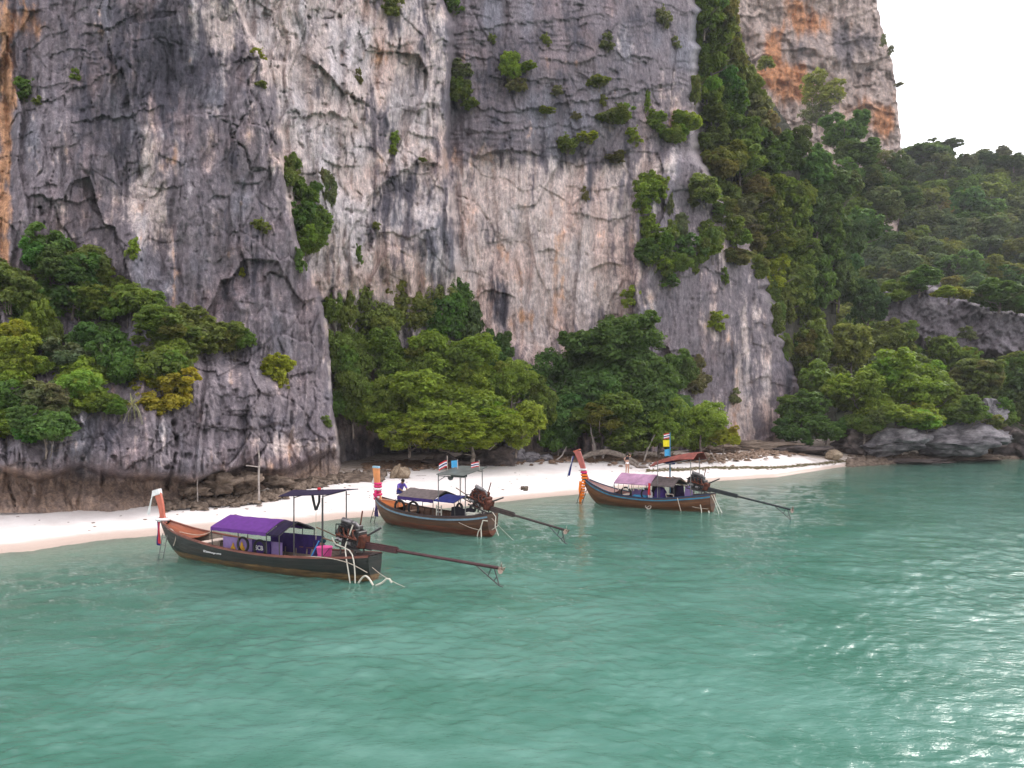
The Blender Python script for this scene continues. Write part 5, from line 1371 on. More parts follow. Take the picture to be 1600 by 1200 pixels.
        m = MB(); m.cyl(P(.1, .28, -.10), P(.32, .28, -.10), .085, 10); m.cyl(P(-.2, .26, -.16), P(-.02, .26, -.16), .07, 10); self.part(m, 'alternator', 'alloy', True, blk)
        m = MB()
        for k in range(15):
            a0 = (r.uniform(-.35, .4), r.uniform(-.1, .25), r.uniform(-.05, .38)); a1 = (r.uniform(-.35, .4), r.uniform(.1, .32), r.uniform(-.3, .3))
            mid = ((a0[0] + a1[0]) / 2 + r.uniform(-.15, .15), max(a0[1], a1[1]) + r.uniform(.05, .2), (a0[2] + a1[2]) / 2 + r.uniform(0, .2))
            m.tube([P(*a0), P(*mid), P(*a1)], .026, 6)
        self.part(m, 'hoses', 'rubber', True, blk)
        m = MB(); m.cyl(P(-.22, -.05, .3), P(-.26, -.05, .78), .028, 8); self.part(m, 'exhaust_pipe', 'rust', True, blk)
        # mount
        m = MB()
        zt = self.g(x / self.L)
        for a, b in ((.25, .2), (.25, -.2), (-.3, .2), (-.3, -.2)):
            q = P(a, b, -.34); m.bar(q, (q[0], q[1] * .9, zt - .08), .05, .05)
        m.bar(P(.45, .2, -.33), P(-.6, .2, -.33), .06, .06); m.bar(P(.45, -.2, -.33), P(-.6, -.2, -.33), .06, .06)
        self.part(m, 'engine_mount', 'dark_steel', False)
        # shaft
        p0 = Vector(P(-.5, 0, -.18)); p2 = Vector(tip); p1 = p0.lerp(p2, r_h); dirv = (p2 - p0).normalized()
        m = MB(); m.tube([p0, p2], .058, 9); sh = self.part(m, 'drive_shaft', shaft)
        m = MB(); m.bar(p0 - Vector((0, 0, .0)), p1 - Vector((0, 0, .0)), .17, .19); m.bar(p0 + Vector((0, 0, .115)), p1 + Vector((0, 0, .115)), .06, .04)
        self.part(m, 'shaft_housing', shaft, False, sh)
        m = MB()
        up = Vector((0, 0, 1)); a = p2 - dirv * skeg * .78 - up * .04; bq = p2 - dirv * -.02 - up * (.52 * skeg) ; c = p2 - dirv * .18 - up * .04
        m.tube([a, bq, bq - dirv * -.14 - up * .02], .024, 6); m.tube([c, bq], .022, 6); m.tube([a.lerp(bq, .52), c.lerp(c + dirv * -.12, 1)], .018, 6); m.tube([a.lerp(bq, .76), c.lerp(bq, .5)], .018, 6)
        self.part(m, 'skeg', 'dark_steel', True, sh)
        m = MB(); ctr = p2 + dirv * .10; m.cyl(p2, p2 + dirv * .16, .045, 10)
        side = dirv.cross(up).normalized(); upp = side.cross(dirv)
        for k in range(3):
            an = 1.45 + k * 2 * math.pi / 3; rad = side * math.cos(an) + upp * math.sin(an); tang = dirv.cross(rad)
            rows = []
            for i in range(6):
                t = i / 5; w = prop_r * .62 * math.sin(math.pi * (.18 + .74 * t)) ; tw = .9 - .5 * t
                ax = (tang * math.cos(tw) + dirv * math.sin(tw))
                c0 = ctr + rad * (.03 + prop_r * 1.15 * t); rows.append([c0 - ax * w, c0, c0 + ax * w])
            m.sheet(rows, .012)
        self.part(m, 'propeller', 'bronze', True, sh)
        # tiller bars towards the helmsman
        m = MB(); m.tube([P(.5, .08, -.1), P(1.0, .10, .0), P(1.32, .10, .04)], .026, 7); m.tube([P(.5, .0, -.3), P(1.1, .0, -.26)], .03, 7); self.part(m, 'tiller', 'wood_mid')
        m = MB(); m.tube([P(-.45, -.05, .05), P(-1.0, -.05, .42)], .04, 8); self.part(m, 'lift_lever', 'dark_steel')
        return blk
    def cloth_strip(self, name, mat, x, y, z, length, w, label, cat, sway=.12, n=8, group=None, lean=0.0):
        m = MB(); rows = []
        for i in range(n + 1):
            t = i / n; rows.append([(lean * t + sway * math.sin(3 * t) * t - w / 2 * (1 + .3 * t), .03 * math.sin(5 * t + .4), -length * t), (lean * t + sway * math.sin(3 * t) * t, .05 * math.sin(4 * t), -length * t - .01), (lean * t + sway * math.sin(3 * t) * t + w / 2 * (1 + .3 * t), .03 * math.sin(6 * t + 2), -length * t + .02)])
        m.sheet(rows, .015); return self.put(m, name, M[mat], x, y, z, label, cat, group)
    def ladder(self, x, y, z, h, w, lean, mat, label, rungs=4):
        e = self.thing('boarding_ladder', x, y, z, label, 'ladder')
        for sd in (0, 1):
            m = MB(); m.tube([(sd * w, 0, 0), (sd * w + lean, .10, -h)], .02, 6); m.build('ladder_rail', M[mat], e, True)
        for k in range(rungs):
            t = (k + .6) / rungs; m = MB(); m.tube([(lean * t, .10 * t, -h * t), (w + lean * t, .10 * t, -h * t)], .016, 6); m.build('rung', M[mat], e, True)
        return e
    def tyre(self, x, y, z, R, label):
        m = MB(); m.ring((0, 0, R), R * .86, R * .14, 'y', 26, 8)
        return self.put(m, 'tyre', M['rubber'], x, y, z - R, label, 'tyre', 'tyres kept inside the boats')
    def rope(self, pts, label, r=.014, mat='rope', cat='rope', name='rope'):
        P0 = Vector(pts[0]); m = MB(); q = []
        pv = [Vector(p) - P0 for p in pts]
        for i in range(len(pv) - 1):
            for k in range(6):
                t = k / 6; a = pv[max(i - 1, 0)]; b = pv[i]; c = pv[i + 1]; d = pv[min(i + 2, len(pv) - 1)]
                q.append(.5 * ((2 * b) + (c - a) * t + (2 * a - 5 * b + 4 * c - d) * t * t + (3 * b - a - 3 * c + d) * t ** 3))
        q.append(pv[-1]); m.tube(q, r, 6)
        return self.put(m, name, M[mat], *P0, label, cat)

def flag(boat, x, y, z, h, items, label, polemat='wood_pale', r=.018):
    """a stick with cloth flags; items: (mats, height of top, drop, length, sway)"""
    e = boat.thing('flag_pole', x, y, z, label, 'flag')
    m = MB(); m.tube([(0, 0, 0), (.02, 0, h)], r, 6); m.build('pole', M[polemat], e, True)
    for mats, top, drop, ln, sw in items:
        n = len(mats)
        fo = None
        for i, mt in enumerate(mats):
            m = MB(); rows = []
            for a in range(7):
                t = a / 6; dz = -sw * t * t
                rows.append([(ln * t, .07 * math.sin(7 * t + 1) * t, top - drop * i / n + dz), (ln * t * .98, .07 * math.sin(7 * t + 1.4) * t, top - drop * (i + 1) / n + dz)])
            m.sheet(rows, .01); o = m.build('flag' if fo is None else 'flag_band', M[mt], fo or e, True)
            if fo is None: fo = o
    return e

def lettering(text, size, mat, font=None, bold=.0):
    cu = bpy.data.curves.new('lettering', 'FONT'); cu.body = text; cu.size = size; cu.extrude = .004; cu.offset = bold
    o = bpy.data.objects.new('lettering_tmp', cu); COL.objects.link(o)
    dg = bpy.context.evaluated_depsgraph_get(); me = bpy.data.meshes.new_from_object(o.evaluated_get(dg))
    bpy.data.objects.remove(o); bpy.data.curves.remove(cu)
    me.materials.clear(); me.materials.append(mat)
    return me

TAB = lambda *a: list(a)
# ---- the nearest boat: black hull, purple canopy
b1 = Boat((-5.05, 29.3), (-15.5, 35.0), TAB((0, .94), (.12, .82), (.35, .69), (.55, .72), (.72, .86), (.86, 1.05), (.95, 1.30), (1, 1.50)),
          TAB((0, .40), (.06, .62), (.2, .86), (.4, 1.0), (.6, .96), (.75, .80), (.87, .55), (.96, .25), (1, .05)),
          TAB((0, -.05), (.05, -.22), (.2, -.34), (.6, -.36), (.8, -.28), (.89, -.05), (.95, .55), (1, 1.36)),
          'nearest longtail boat with a black hull and purple canopy')
b1.build_hull('hull_black', 'lining_pale', 'rail_red', None, 'varnish_red')
b1.thwart(.735, 'wood_pale', .42, .14); b1.thwart(.30, 'wood_mid', .3, .2)
pp, top, w1 = b1.prow([(11.72, 1.30), (11.78, 2.0), (12.1, 2.62)], 'prow_red', .26, .42)
m = MB(); m.box((12.13, 0, 2.61), (.47, .18, .25), Matrix.Rotation(.25, 3, 'Y'), .02); b1.part(m, 'prow_cap', 'white', False, pp)
m = MB(); m.ring((11.72, 0, 1.50), .24, .06, 'z', 16, 6); b1.put(MB().ring((0, 0, 0), .26, .065, 'z', 18, 6), 'prow_wrap', M['white'], 11.75, 0, 1.46, 'white cloth wound round the foot of the salmon red prow', 'cloth')
b1.cloth_strip('ribbon', 'white', 12.32, .05, 2.60, 1.0, .09, 'white ribbon hanging from the white capped prow of the nearest boat', 'ribbon', .05, lean=.32)
b1.cloth_strip('prow_cloth', 'purple_mid', 11.92, .07, 1.34, 1.05, .16, 'dark purple cloth hanging below the bow of the nearest boat', 'cloth', .06)
b1.cloth_strip('prow_cloth', 'red', 11.80, .13, 1.34, .95, .09, 'red cloth hanging beside the dark purple one at the nearest bow', 'cloth', .05)
b1.ladder(11.0, .34, .92, 1.25, .30, .22, 'steel', 'silver boarding ladder at the bow of the nearest boat', 4)
b1.canopy(4.5, 7.55, 1.0, 1.55, 1.93, 'purple', .13)
b1.canopy(3.85, 4.46, .98, 1.50, 1.90, 'purple_dark_shaded', .06, posts=(0,))  # darker canvas paints in the shaded underside of the purple canopy
# rear awning on four thin posts
m = MB(); rows = []
for i in range(6):
    t = i / 5; rows.append([(4.05 - 2.55 * t, -.85, 3.04 + .18 * t), (4.05 - 2.55 * t, 0, 3.13 + .12 * t - .04 * math.sin(3.1 * t)), (4.05 - 2.55 * t, .80, 2.96 + .22 * t)])
m.sheet(rows, .03); aw = b1.part(m, 'stern_awning', 'purple_dark_shaded')  # sheet colour darkened to stand in for the awning's shaded underside
for x, y in ((3.25, .80), (1.95, .68), (3.25, -.80), (1.95, -.68)):
    m = MB(); m.tube([(x, y, .5), (x, y, 2.95 + (.06 if y > 0 else .18))], .026, 7); b1.part(m, 'awning_post', 'dark_steel')
m = MB(); m.tube([(3.25, .80, 2.96), (3.25, -.80, 3.12)], .02, 6); m.tube([(1.95, .68, 3.06), (1.95, -.68, 3.16)], .02, 6); b1.part(m, 'awning_bar', 'dark_steel')
m = MB(); m.tube([(-.16, 0, .05), (-.15, 0, -.2), (-.03, .02, -.5), (.02, 0, -.52), (.13, -.02, -.26), (.19, 0, .05)], .035, 7, flat=1.5); b1.put(m, 'hanging_belt', M['rubber'], 2.55, .35, 3.0, 'black looped belt hanging under the stern awning of the nearest boat', 'belt')
b1.rope([(2.55, .35, 2.5), (2.55, .36, 2.0), (2.56, .35, 1.35)], 'thin cord hanging under the black looped belt', .01, 'rope')
m = MB(); m.box((0, 0, .05), (.16, .10, .10), None, .03); b1.put(m, 'lamp', M['red'], 2.9, -.2, 3.17, 'small red lamp on top of the dark stern awning', 'lamp')
# cloth screen on the far side
m = MB(); rows = []
for i in range(13):
    x = 3.3 + 2.9 * i / 12; rows.append([(x, -.93 + .02 * math.sin(i * 1.7), 1.24 - .02 * i / 12), (x, -.94 + .025 * math.sin(i * 2.3), .85), (x, -.90, .45)])
m.sheet(rows, .02); b1.part(m, 'side_screen', 'purple_mid')
# banner along the cabin
m = MB(); m.box((6.2, .1, .72), (3.3, .03, .62)); bn = b1.part(m, 'banner', 'mauve', False)
for x, w, h in ((7.25, .34, .38), (6.75, .42, .46), (5.95, .28, .34)):
    m = MB(); rows = [[(x - w * a / 2, .13, .44 + h * t), (x, .132, .44 + h * t), (x + w * a / 2, .13, .44 + h * t)] for t, a in ((0, 1), (.3, .8), (.5, .75), (.62, .35), (.8, .3), (1, .06))]
    m.sheet(rows, .012); b1.part(m, 'banner_print', 'gold', False, bn)
me = lettering('SCB', .25, M['white'], bold=.006)
o = link('lettering', me, None, bn); o.rotation_euler = (math.radians(90), 0, math.radians(180)); o.location = (5.92, .20, .66)
m = MB(); m.box((5.62, .15, .74), (1.0, .05, .62)); b1.part(m, 'banner_panel', 'purple_mid', False, bn)
b1.tyre(6.15, .62, .90, .33, 'tyre in front of the golden print on the mauve banner'); b1.tyre(5.22, .62, .84, .36, 'tyre round the white SCB letters of the nearest boat')
# engine, shaft, water pipes
b1.engine(1.08, 1.56, -.10, 6, .26, (-5.25, 0, .98), 'shaft', seed=3)
m = MB(); m.tube([(.72, .40, 2.05), (.84, .44, 1.7), (.98, .48, 1.34), (.99, .5, 1.22), (.93, .56, 1.05), (.80, .66, .8), (.68, .72, .5), (.60, .74, .2), (.56, .74, -.05)], .025, 9); b1.part(m, 'cooling_pipe', 'hose')
m = MB(); m.tube([(1.72, .40, 1.52), (1.6, .42, 1.36), (1.46, .44, 1.28), (1.1, .46, 1.2), (.82, .48, 1.12), (.62, .56, 1.0), (.48, .64, .8), (.40, .68, .5), (.38, .68, .2), (.38, .68, -.05)], .025, 9); b1.part(m, 'cooling_pipe', 'hose')
m = MB()
m.tube([(.10 + .34 - .68 * t - .0, .55, .30 * math.sin(math.pi * t) - .03) for t in [k / 10 for k in range(11)]], .036, 8); b1.put(m, 'fender_hose', M['hose'], -.1, 0, .0, 'white hose arching out of the water at the nearest stern', 'hose')
m = MB(); m.tube([(0, .5, -.05), (-.3, .5, .1), (-.5, .5, .26), (-.62, .5, .26), (-.72, .5, .14)], .036, 8); b1.put(m, 'fender_hose', M['hose'], -.42, 0, .0, 'white hose end rising from the water behind the arching one', 'hose')
b1.rope([(2.9, .80, .76), (1.7, .86, .84), (.7, .72, .72), (.0, .46, .38)], 'pale rope slung along the stern side of the nearest boat', .016)
b1.rope([(-.1, .3, .55), (-.7, .45, .34), (-1.5, .5, .10), (-2.4, .55, -.04)], 'thin line running from the nearest stern into the water', .01)
b1.rope([(10.3, .3, 1.05), (9.2, .2, .98), (8.0, .45, 1.3), (7.6, .7, 1.35)], 'pale rope from the bow to the canopy of the nearest boat', .016)
b1.rope([(10.9, .40, 1.12), (10.5, .52, 1.16), (10.2, .56, .9), (10.3, .6, .5)], 'coil of pale rope over the bow rail of the nearest boat', .018)
# pink bucket with handle and stick
e = b1.thing('bucket', 2.25, .22, .55, 'pink plastic bucket beside the engine of the nearest boat', 'bucket')
m = MB(); m.lathe((0, 0, 0), [(.0, 0), (.23, 0), (.30, .52), (.315, .535), (.30, .545), (.285, .52), (.22, .03), (0, .03)], 22); m.build('bucket_body', M['pink'], e, True)
m = MB(); m.tube([(.30, .02, .52), (.19, .32, .28), (-.12, .36, .12), (-.29, .06, .50)], .012, 6); m.build('bucket_handle', M['rubber'], e, True)
m = MB(); m.tube([(-.12, 0, 0), (-.62, .02, .78)], .024, 7); b1.put(m, 'broom_stick', M['blue'], 2.95, .42, .55, 'bright blue stick leaning beside the pink bucket', 'stick')
me = lettering('กะรนเจริญทรัพย์', .17, M['white'], bold=.001)
o = link('lettering', me, None, b1.root)
xs_ = 8.15
s0 = xs_ / b1.L; x_, y_, z_ = b1.section(s0, .30); x2, y2, z2 = b1.section((xs_ - 1.1) / b1.L, .30)
o.location = (x_, y_ + .02, z_); o.rotation_euler = (math.radians(84), math.radians(0), math.atan2(y2 - y_, -1.1) + 0)

# ---- the second boat: brown hull, pale blue stripe, grey-brown canopy
b2 = Boat((-.95, 39.3), (-7.75, 44.8), TAB((0, 1.10), (.12, .94), (.35, .79), (.55, .80), (.72, .90), (.86, 1.08), (.95, 1.24), (1, 1.38)),
          TAB((0, .42), (.06, .64), (.2, .88), (.4, 1.0), (.6, .98), (.75, .82), (.87, .54), (.96, .24), (1, .07)),
          TAB((0, -.02), (.05, -.2), (.2, -.34), (.6, -.36), (.8, -.28), (.89, -.02), (.95, .5), (1, 1.22)),
          'middle longtail boat with a brown hull and pale blue stripe')
b2.build_hull('hull_brown', 'lining_brown', 'rail_dark', 'stripe_pale', 'varnish_orange', (.78, .965))
b2.thwart(.70, 'wood_mid', .4, .2)
pp, top, w1 = b2.prow([(8.45, 1.15), (8.5, 2.0), (8.62, 2.92)], 'prow_orange', .34, .50)
m = MB(); m.box((8.62, 0, 2.97), (.52, .14, .12), None, .015); b2.part(m, 'prow_cap', 'pale_blue', False, pp)
e = b2.thing('prow_garland', 8.48, 0, 1.3, 'magenta and pink ribbons tied round the orange prow', 'garland')
for k in range(6):
    m = MB(); m.ring((0.02 - .006 * k, 0, .15 * k), .19 + .03 * math.sin(k * 2.4), .06 + .02 * math.sin(k * 3.1), 'z', 16, 6); m.build('ribbon_loop', M['magenta' if k % 3 else 'white'], e, True)
b2.cloth_strip('ribbon', 'magenta', 8.42, .22, 1.75, .6, .2, 'magenta ribbon tail on the orange prow', 'ribbon', .05)
b2.cloth_strip('ribbon', 'white', 8.75, .0, 2.5, .5, .10, 'small white ribbon behind the orange prow', 'ribbon', .05, lean=.15)
b2.cloth_strip('prow_cloth', 'purple_mid', 8.5, .08, 1.2, 1.0, .2, 'purple cloth hanging below the bow of the middle boat', 'cloth', .05)
b2.ladder(8.0, .42, .78, 1.1, .32, .30, 'dark_steel', 'dark boarding ladder at the bow of the middle boat', 3)
b2.canopy(3.2, 5.85, .96, 1.62, 2.0, 'brown_canvas', .17, under='purple_mid', posts=(0, 1))
b2.canopy(1.75, 3.15, .94, 1.60, 1.84, 'navy', .05, posts=(0,))
m = MB(); rows = []
for i in range(5):
    t = i / 4; rows.append([(3.0 - 1.85 * t, .92, 2.94 + .02 * t), (3.0 - 1.85 * t, 0, 3.12), (3.0 - 1.85 * t, -.92, 3.26 + .03 * t)])
m.sheet(rows, .035); b2.part(m, 'stern_awning', 'grey_green')
for x, y in ((2.95, .82), (1.25, .64), (2.95, -.82), (1.25, -.64)):
    m = MB(); m.tube([(x, y, .6), (x, y, 2.92 if y > 0 else 3.2)], .028, 7); b2.part(m, 'awning_post', 'steel')
m = MB(); m.tube([(2.95, .82, 2.86), (1.25, .64, 2.86)], .026, 6); m.tube([(2.95, -.82, 3.08), (1.25, -.64, 3.08)], .022, 6); m.tube([(2.95, .82, 2.6), (2.5, .77, 2.86)], .02, 6); b2.part(m, 'awning_bar', 'steel')
m = MB(); m.box((0, 0, -.10), (.9, .4, .16), None, .06); b2.put(m, 'rolled_bag', M['black_cloth'], 2.1, .2, 2.98, 'dark bundle tied up under the grey stern awning', 'bundle')
m = MB(); m.lathe((0, 0, 0), [(0, -.2), (.10, -.18), (.16, -.05), (.10, 0), (0, .02)], 12); b2.put(m, 'lamp', M['alloy'], 2.35, .55, 2.84, 'grey lamp hanging under the stern awning of the middle boat', 'lamp')
b2.rope([(1.85, .3, 2.8), (1.85, .31, 2.2), (1.86, .3, 1.6)], 'thin cord hanging under the grey stern awning', .009)
for x, lab in ((6.1, 'tyre nearer the bow of the brown boat with the pale stripe'), (5.05, 'tyre beside the front canopy post of the middle boat')): b2.tyre(x, .55, .98, .42, lab)
m = MB(); rows = []
for i in range(9):
    x = .95 + 1.55 * i / 8; rows.append([(x, .32 + .03 * math.sin(i * 2), 1.28 + .05 * math.sin(i * 1.3)), (x, .34, .9), (x, .36 + .03 * math.sin(i), .5)])
m.sheet(rows, .03); b2.put(MB().add([(x - 1.7, y - .33, z - .5) for x, y, z in m.v], m.f), 'side_cloth', M['black_cloth'], 1.7, .33, .5, 'black cloth screen hung amidships on the middle boat', 'cloth')
for x, lab in ((2.05, 'black tyre on top of the black cloth screen'), (1.15, 'second black tyre behind the white box')):
    m = MB(); m.ring((0, 0, .2), .17, .055, 'y', 18, 6); b2.put(m, 'ring_fender', M['rubber'], x, .2, 1.08, lab, 'tyre')
e = b2.thing('cooler_box', 1.0, .38, .72, 'cream white cool box near the stern of the middle boat', 'cool box')
m = MB(); m.box((0, 0, .16), (.60, .36, .32), None, .04); m.build('box', M['offwhite'], e); m = MB(); m.box((0, 0, .355), (.63, .39, .07), None, .02); m.build('lid', M['offwhite'], e)
m = MB(); m.box((0, 0, .27), (.22, .2, .5), None, .04); m.cyl((0, 0, .52), (0, 0, .58), .05, 10); b2.put(m, 'jerrycan', M['offwhite'], .55, .1, .95, 'pale jerrycan standing behind the cream cool box', 'can')
m = MB()
for a in (0, .34): m.bar((a, 0, 0), (a, 0, .75), .05, .04)
for k in range(3): m.bar((0, 0, .15 + .25 * k), (.34, 0, .15 + .25 * k), .04, .05)
b2.put(m, 'wooden_rack', M['offwhite'], 3.1, .45, .55, 'pale yellow wooden rack beside the awning post of the middle boat', 'rack', None, False)
b2.engine(.75, 1.74, -.26, 5, .34, (-4.35, 0, .72), 'shaft_brown', bodymat='rust', seed=5)
m = MB(); m.tube([(-.05, .45, .78), (.12, .60, .82), (.2, .66, .5), (.16, .68, .0)], .03, 8); m.tube([(.2, .62, .5), (.36, .68, .25), (.42, .7, -.02)], .026, 8); b2.part(m, 'cooling_pipe', 'hose')
m = MB(); m.tube([(-.15, .2, 1.2), (-.45, .3, 1.0), (-.4, .3, .55), (-.62, .3, .1)], .02, 7); m.tube([(-.2, .3, .35), (-.6, .3, .6)], .015, 7); b2.part(m, 'water_hose', 'hose')
b2.rope([(1.5, .86, .62), (.8, .86, .45), (.25, .74, .35)], 'thin line along the stern side of the middle boat', .012)
b2.rope([(-.1, .2, .9), (-.9, .3, .4), (-1.6, .3, -.05)], 'thin line from the middle stern into the water', .009)
b2.rope([(8.0, .3, 1.25), (7.2, .0, 1.22), (6.4, .2, 1.45), (6.1, .5, 1.05)], 'pale rope over the orange foredeck of the middle boat', .016)
flag(b2, 2.95, .15, 3.1, .75, [(('red', 'white', 'navy', 'white', 'red'), .52, .36, .55, .22)], 'striped red white and blue flag at the front of the grey awning')
flag(b2, 2.45, -.1, 3.12, .55, [(('sky',), .50, .36, .40, .04)], 'light blue flag in the middle of the grey awning')
flag(b2, 1.15, -.3, 3.18, .5, [(('red', 'white', 'navy', 'white', 'red'), .42, .26, .5, .1)], 'small striped flag at the rear end of the grey awning')

# ---- the third boat: brown hull, bright blue stripe, faded pink canopy
b3 = Boat((12.1, 47.8), (4.75, 53.4), TAB((0, 1.10), (.12, .95), (.35, .70), (.55, .69), (.72, .82), (.86, 1.14), (.95, 1.44), (1, 1.64)),
          TAB((0, .42), (.06, .64), (.2, .90), (.4, 1.04), (.6, 1.0), (.75, .80), (.87, .50), (.96, .22), (1, .06)),
          TAB((0, -.02), (.05, -.2), (.2, -.34), (.6, -.36), (.8, -.28), (.89, -.02), (.95, .6), (1, 1.46)),
          'farthest longtail boat with a bright blue stripe and faded pink canopy')
b3.build_hull('hull_brown_rich', 'lining_pink', 'rail_navy', 'stripe_blue', 'varnish_dull', (.74, .965))
b3.thwart(.66, 'wood_pale', .42, .12)
pp, top, w1 = b3.prow([(8.98, 1.45), (9.15, 2.3), (9.68, 3.36)], 'prow_pink', .34, .52)
m = MB(); m.box((9.70, 0, 3.39), (.56, .14, .07), Matrix.Rotation(.3, 3, 'Y'), .015); b3.part(m, 'prow_cap', 'prow_red', False, pp)
e = b3.thing('prow_garland', 9.02, .05, 1.72, 'orange flower garland hanging down the farthest bow', 'garland')
for k in range(11):
    m = MB(); z = .42 - .19 * k
    if k < 5: m.ring((.05 * (4 - k) * .6, 0, z), .18, .06, 'z', 14, 6)
    else: m.ring((.02 * (k - 5), .16, z), .06, .075, 'z', 12, 6)
    m.build('flower_loop', M['white' if k == 0 else 'magenta' if k == 1 else 'orange'], e, True)
m = MB(); m.tube([(0, 0, 0), (.03, .05, -.5), (-.02, .02, -1.0), (.02, .04, -1.5)], [.10, .10, .11, .08], 8); b3.put(m, 'garland_tail', M['orange'], 9.25, .22, 1.35, 'long orange garland tail below the farthest bow', 'garland')
b3.cloth_strip('ribbon', 'navy', 9.95, .02, 3.0, 1.35, .10, 'dark blue ribbon hanging from the farthest prow', 'ribbon', .04, lean=.36)
b3.cloth_strip('ribbon', 'white', 10.05, -.02, 2.95, 1.4, .06, 'white ribbon beside the dark blue one on the farthest prow', 'ribbon', .04, lean=.40)
b3.ladder(8.6, .42, .95, 1.15, .42, .40, 'dark_steel', 'thin dark boarding ladder at the bow of the farthest boat', 3)
b3.canopy(3.7, 6.25, .98, 1.50, 2.06, 'pink_canvas', .06, posts=(0, .5, 1))
b3.canopy(2.1, 3.66, .98, 1.52, 1.98, 'brown_canvas', .08, posts=(0, .6))
for k in range(7):
    b3.cloth_strip('tie_ribbon', 'wood_pale' if k % 3 else 'white', 4.1 + .36 * k, 1.0, 1.46, .28 + .06 * (k % 3), .04, ('first second third fourth fifth sixth seventh'.split()[6 - k]) + ' tie ribbon from the left on the faded pink canopy edge', 'ribbon', .05, 5, 'tie ribbons along the pink canopy')
b3.cloth_strip('tie_ribbon', 'red', 3.72, 1.0, 1.62, .75, .14, 'red ribbon at the rear corner of the faded pink canopy', 'ribbon', .06)
m = MB(); rows = []
for i in range(9):
    t = i / 8; lift = .28 * t
    rows.append([(3.75 - 2.9 * t, .9, 2.62 + .42 * math.sin(math.pi * min(1, t * 1.3) * .5) + lift * .6), (3.75 - 2.9 * t, .3, 2.86 + .40 * math.sin(math.pi * min(1, t * 1.3) * .5) + lift), (3.72 - 2.9 * t, -.5, 2.88 + .42 * math.sin(math.pi * min(1, t * 1.3) * .5) + lift), (3.7 - 2.9 * t, -.95, 2.74 + .4 * t)])
m.sheet(rows, .03); b3.part(m, 'stern_awning', 'red_tarp')
for x, y in ((3.25, .82), (1.15, .62), (3.25, -.82), (1.15, -.62)):
    m = MB(); m.tube([(x, y, .6), (x, y, 2.98 if x > 2 else 3.22)], .026, 7); b3.part(m, 'awning_post', 'steel')
m = MB(); m.tube([(3.6, .9, 2.62), (1.0, .86, 3.2)], .02, 6); m.tube([(3.6, -.9, 2.74), (.9, -.9, 3.1)], .02, 6); b3.part(m, 'awning_bar', 'steel')
m = MB(); m.lathe((0, 0, 0), [(0, -.22), (.28, -.2), (.34, -.05), (.2, 0), (0, .02)], 14); b3.put(m, 'bundle', M['navy'], 2.75, .1, 2.98, 'dark blue round bundle hanging under the red awning', 'bundle')
flag(b3, 2.85, -.1, 1.0, 3.75, [(('red', 'white', 'navy', 'white', 'red'), 3.72, .34, .42, .08), (('yellow',), 3.28, .42, .46, .02), (('sky',), 2.72, .42, .36, .06)], 'blue mast with striped, yellow and blue flags above the red awning', 'stripe_blue', .035)
b3.cloth_strip('life_vest', 'orange', 2.85, .12, 1.95, .55, .26, 'orange life vest hanging from the blue mast', 'life vest', .02)
m = MB(); m.lathe((0, 0, 0), [(0, 0), (.36, .02), (.40, .3), (.38, .62), (.24, .86), (.08, .93), (0, .93)], 16); b3.put(m, 'draped_bag', M['purple_mid'], 3.3, .35, .45, 'violet bag standing in front of the dark vests of the farthest boat', 'bag')
for x, y, mt, lab in ((2.6, -.1, 'black_cloth', 'black vest hanging behind the violet bag'), (2.15, -.05, 'purple_dark_shaded', 'dark purple vest hanging near the stern of the farthest boat'), (1.6, -.1, 'mauve', 'pinkish vest hanging last towards the farthest stern'), (3.75, .1, 'black_cloth', 'black vest hanging left of the violet bag')):
    b3.cloth_strip('life_vest', mt, x, y, 1.5, .78, .46, lab, 'life vest', .02, group=None)
m = MB(); rows = [[(5.6 - 2.0 * i / 6, -.2, 1.05), (5.6 - 2.0 * i / 6, -.2, .5)] for i in range(7)]; m.sheet(rows, .03); b3.part(m, 'banner', 'mauve')
m = MB(); m.box((0, 0, .12), (.95, .4, .24), None, .08); b3.put(m, 'tarpaulin', M['sky'], 4.75, .3, .52, 'blue folded tarpaulin between the two tyres of the farthest boat', 'tarpaulin')
m = MB(); m.lathe((0, 0, 0), [(0, 0), (.14, .02), (.15, .4), (.05, .55), (0, .56)], 12); b3.put(m, 'water_bag', M['white'], 3.86, .6, .55, 'white sack beside the right tyre of the farthest boat', 'sack')
for x, lab in ((5.6, 'left tyre inside the farthest boat'), (4.15, 'right tyre inside the farthest boat')): b3.tyre(x, .6, .86, .40, lab)
m = MB()
for a in (0, .5): m.bar((a, 0, 0), (a + .12, 0, .42), .04, .04)
m.bar((.12, 0, .42), (.62, 0, .42), .04, .04); m.bar((.05, 0, .2), (.55, 0, .2), .04, .04)
b3.put(m, 'folding_chair', M['wood_pale'], 2.25, .5, .55, 'pale wooden chair frame behind the violet bag of the farthest boat', 'chair', None, False)
b3.engine(.95, 1.72, -.16, 5, .38, (-4.65, 0, .55), 'shaft_black', seed=8)
m = MB(); m.tube([(-.15, .2, 1.1), (-.35, .3, .7), (-.7, .3, .05)], .024, 7); m.tube([(-.05, .3, 1.05), (-.25, .34, .7), (-.52, .34, .02)], .02, 7); b3.part(m, 'cooling_pipe', 'hose')
m = MB(); m.tube([(.5, .70, .5), (.42, .72, .2), (.4, .72, -.05)], .03, 7); m.tube([(.06, .5, .15), (.0, .52, -.05)], .045, 7); b3.part(m, 'fender', 'hose')
b3.rope([(1.85, .98, .84), (1.75, 1.0, .5), (1.62, .96, .02)], 'pale rope hanging over the farthest hull near its stern', .022)
b3.rope([(.95, .86, .36), (.5, .78, .30), (.05, .55, .26)], 'thin line along the farthest stern', .012)
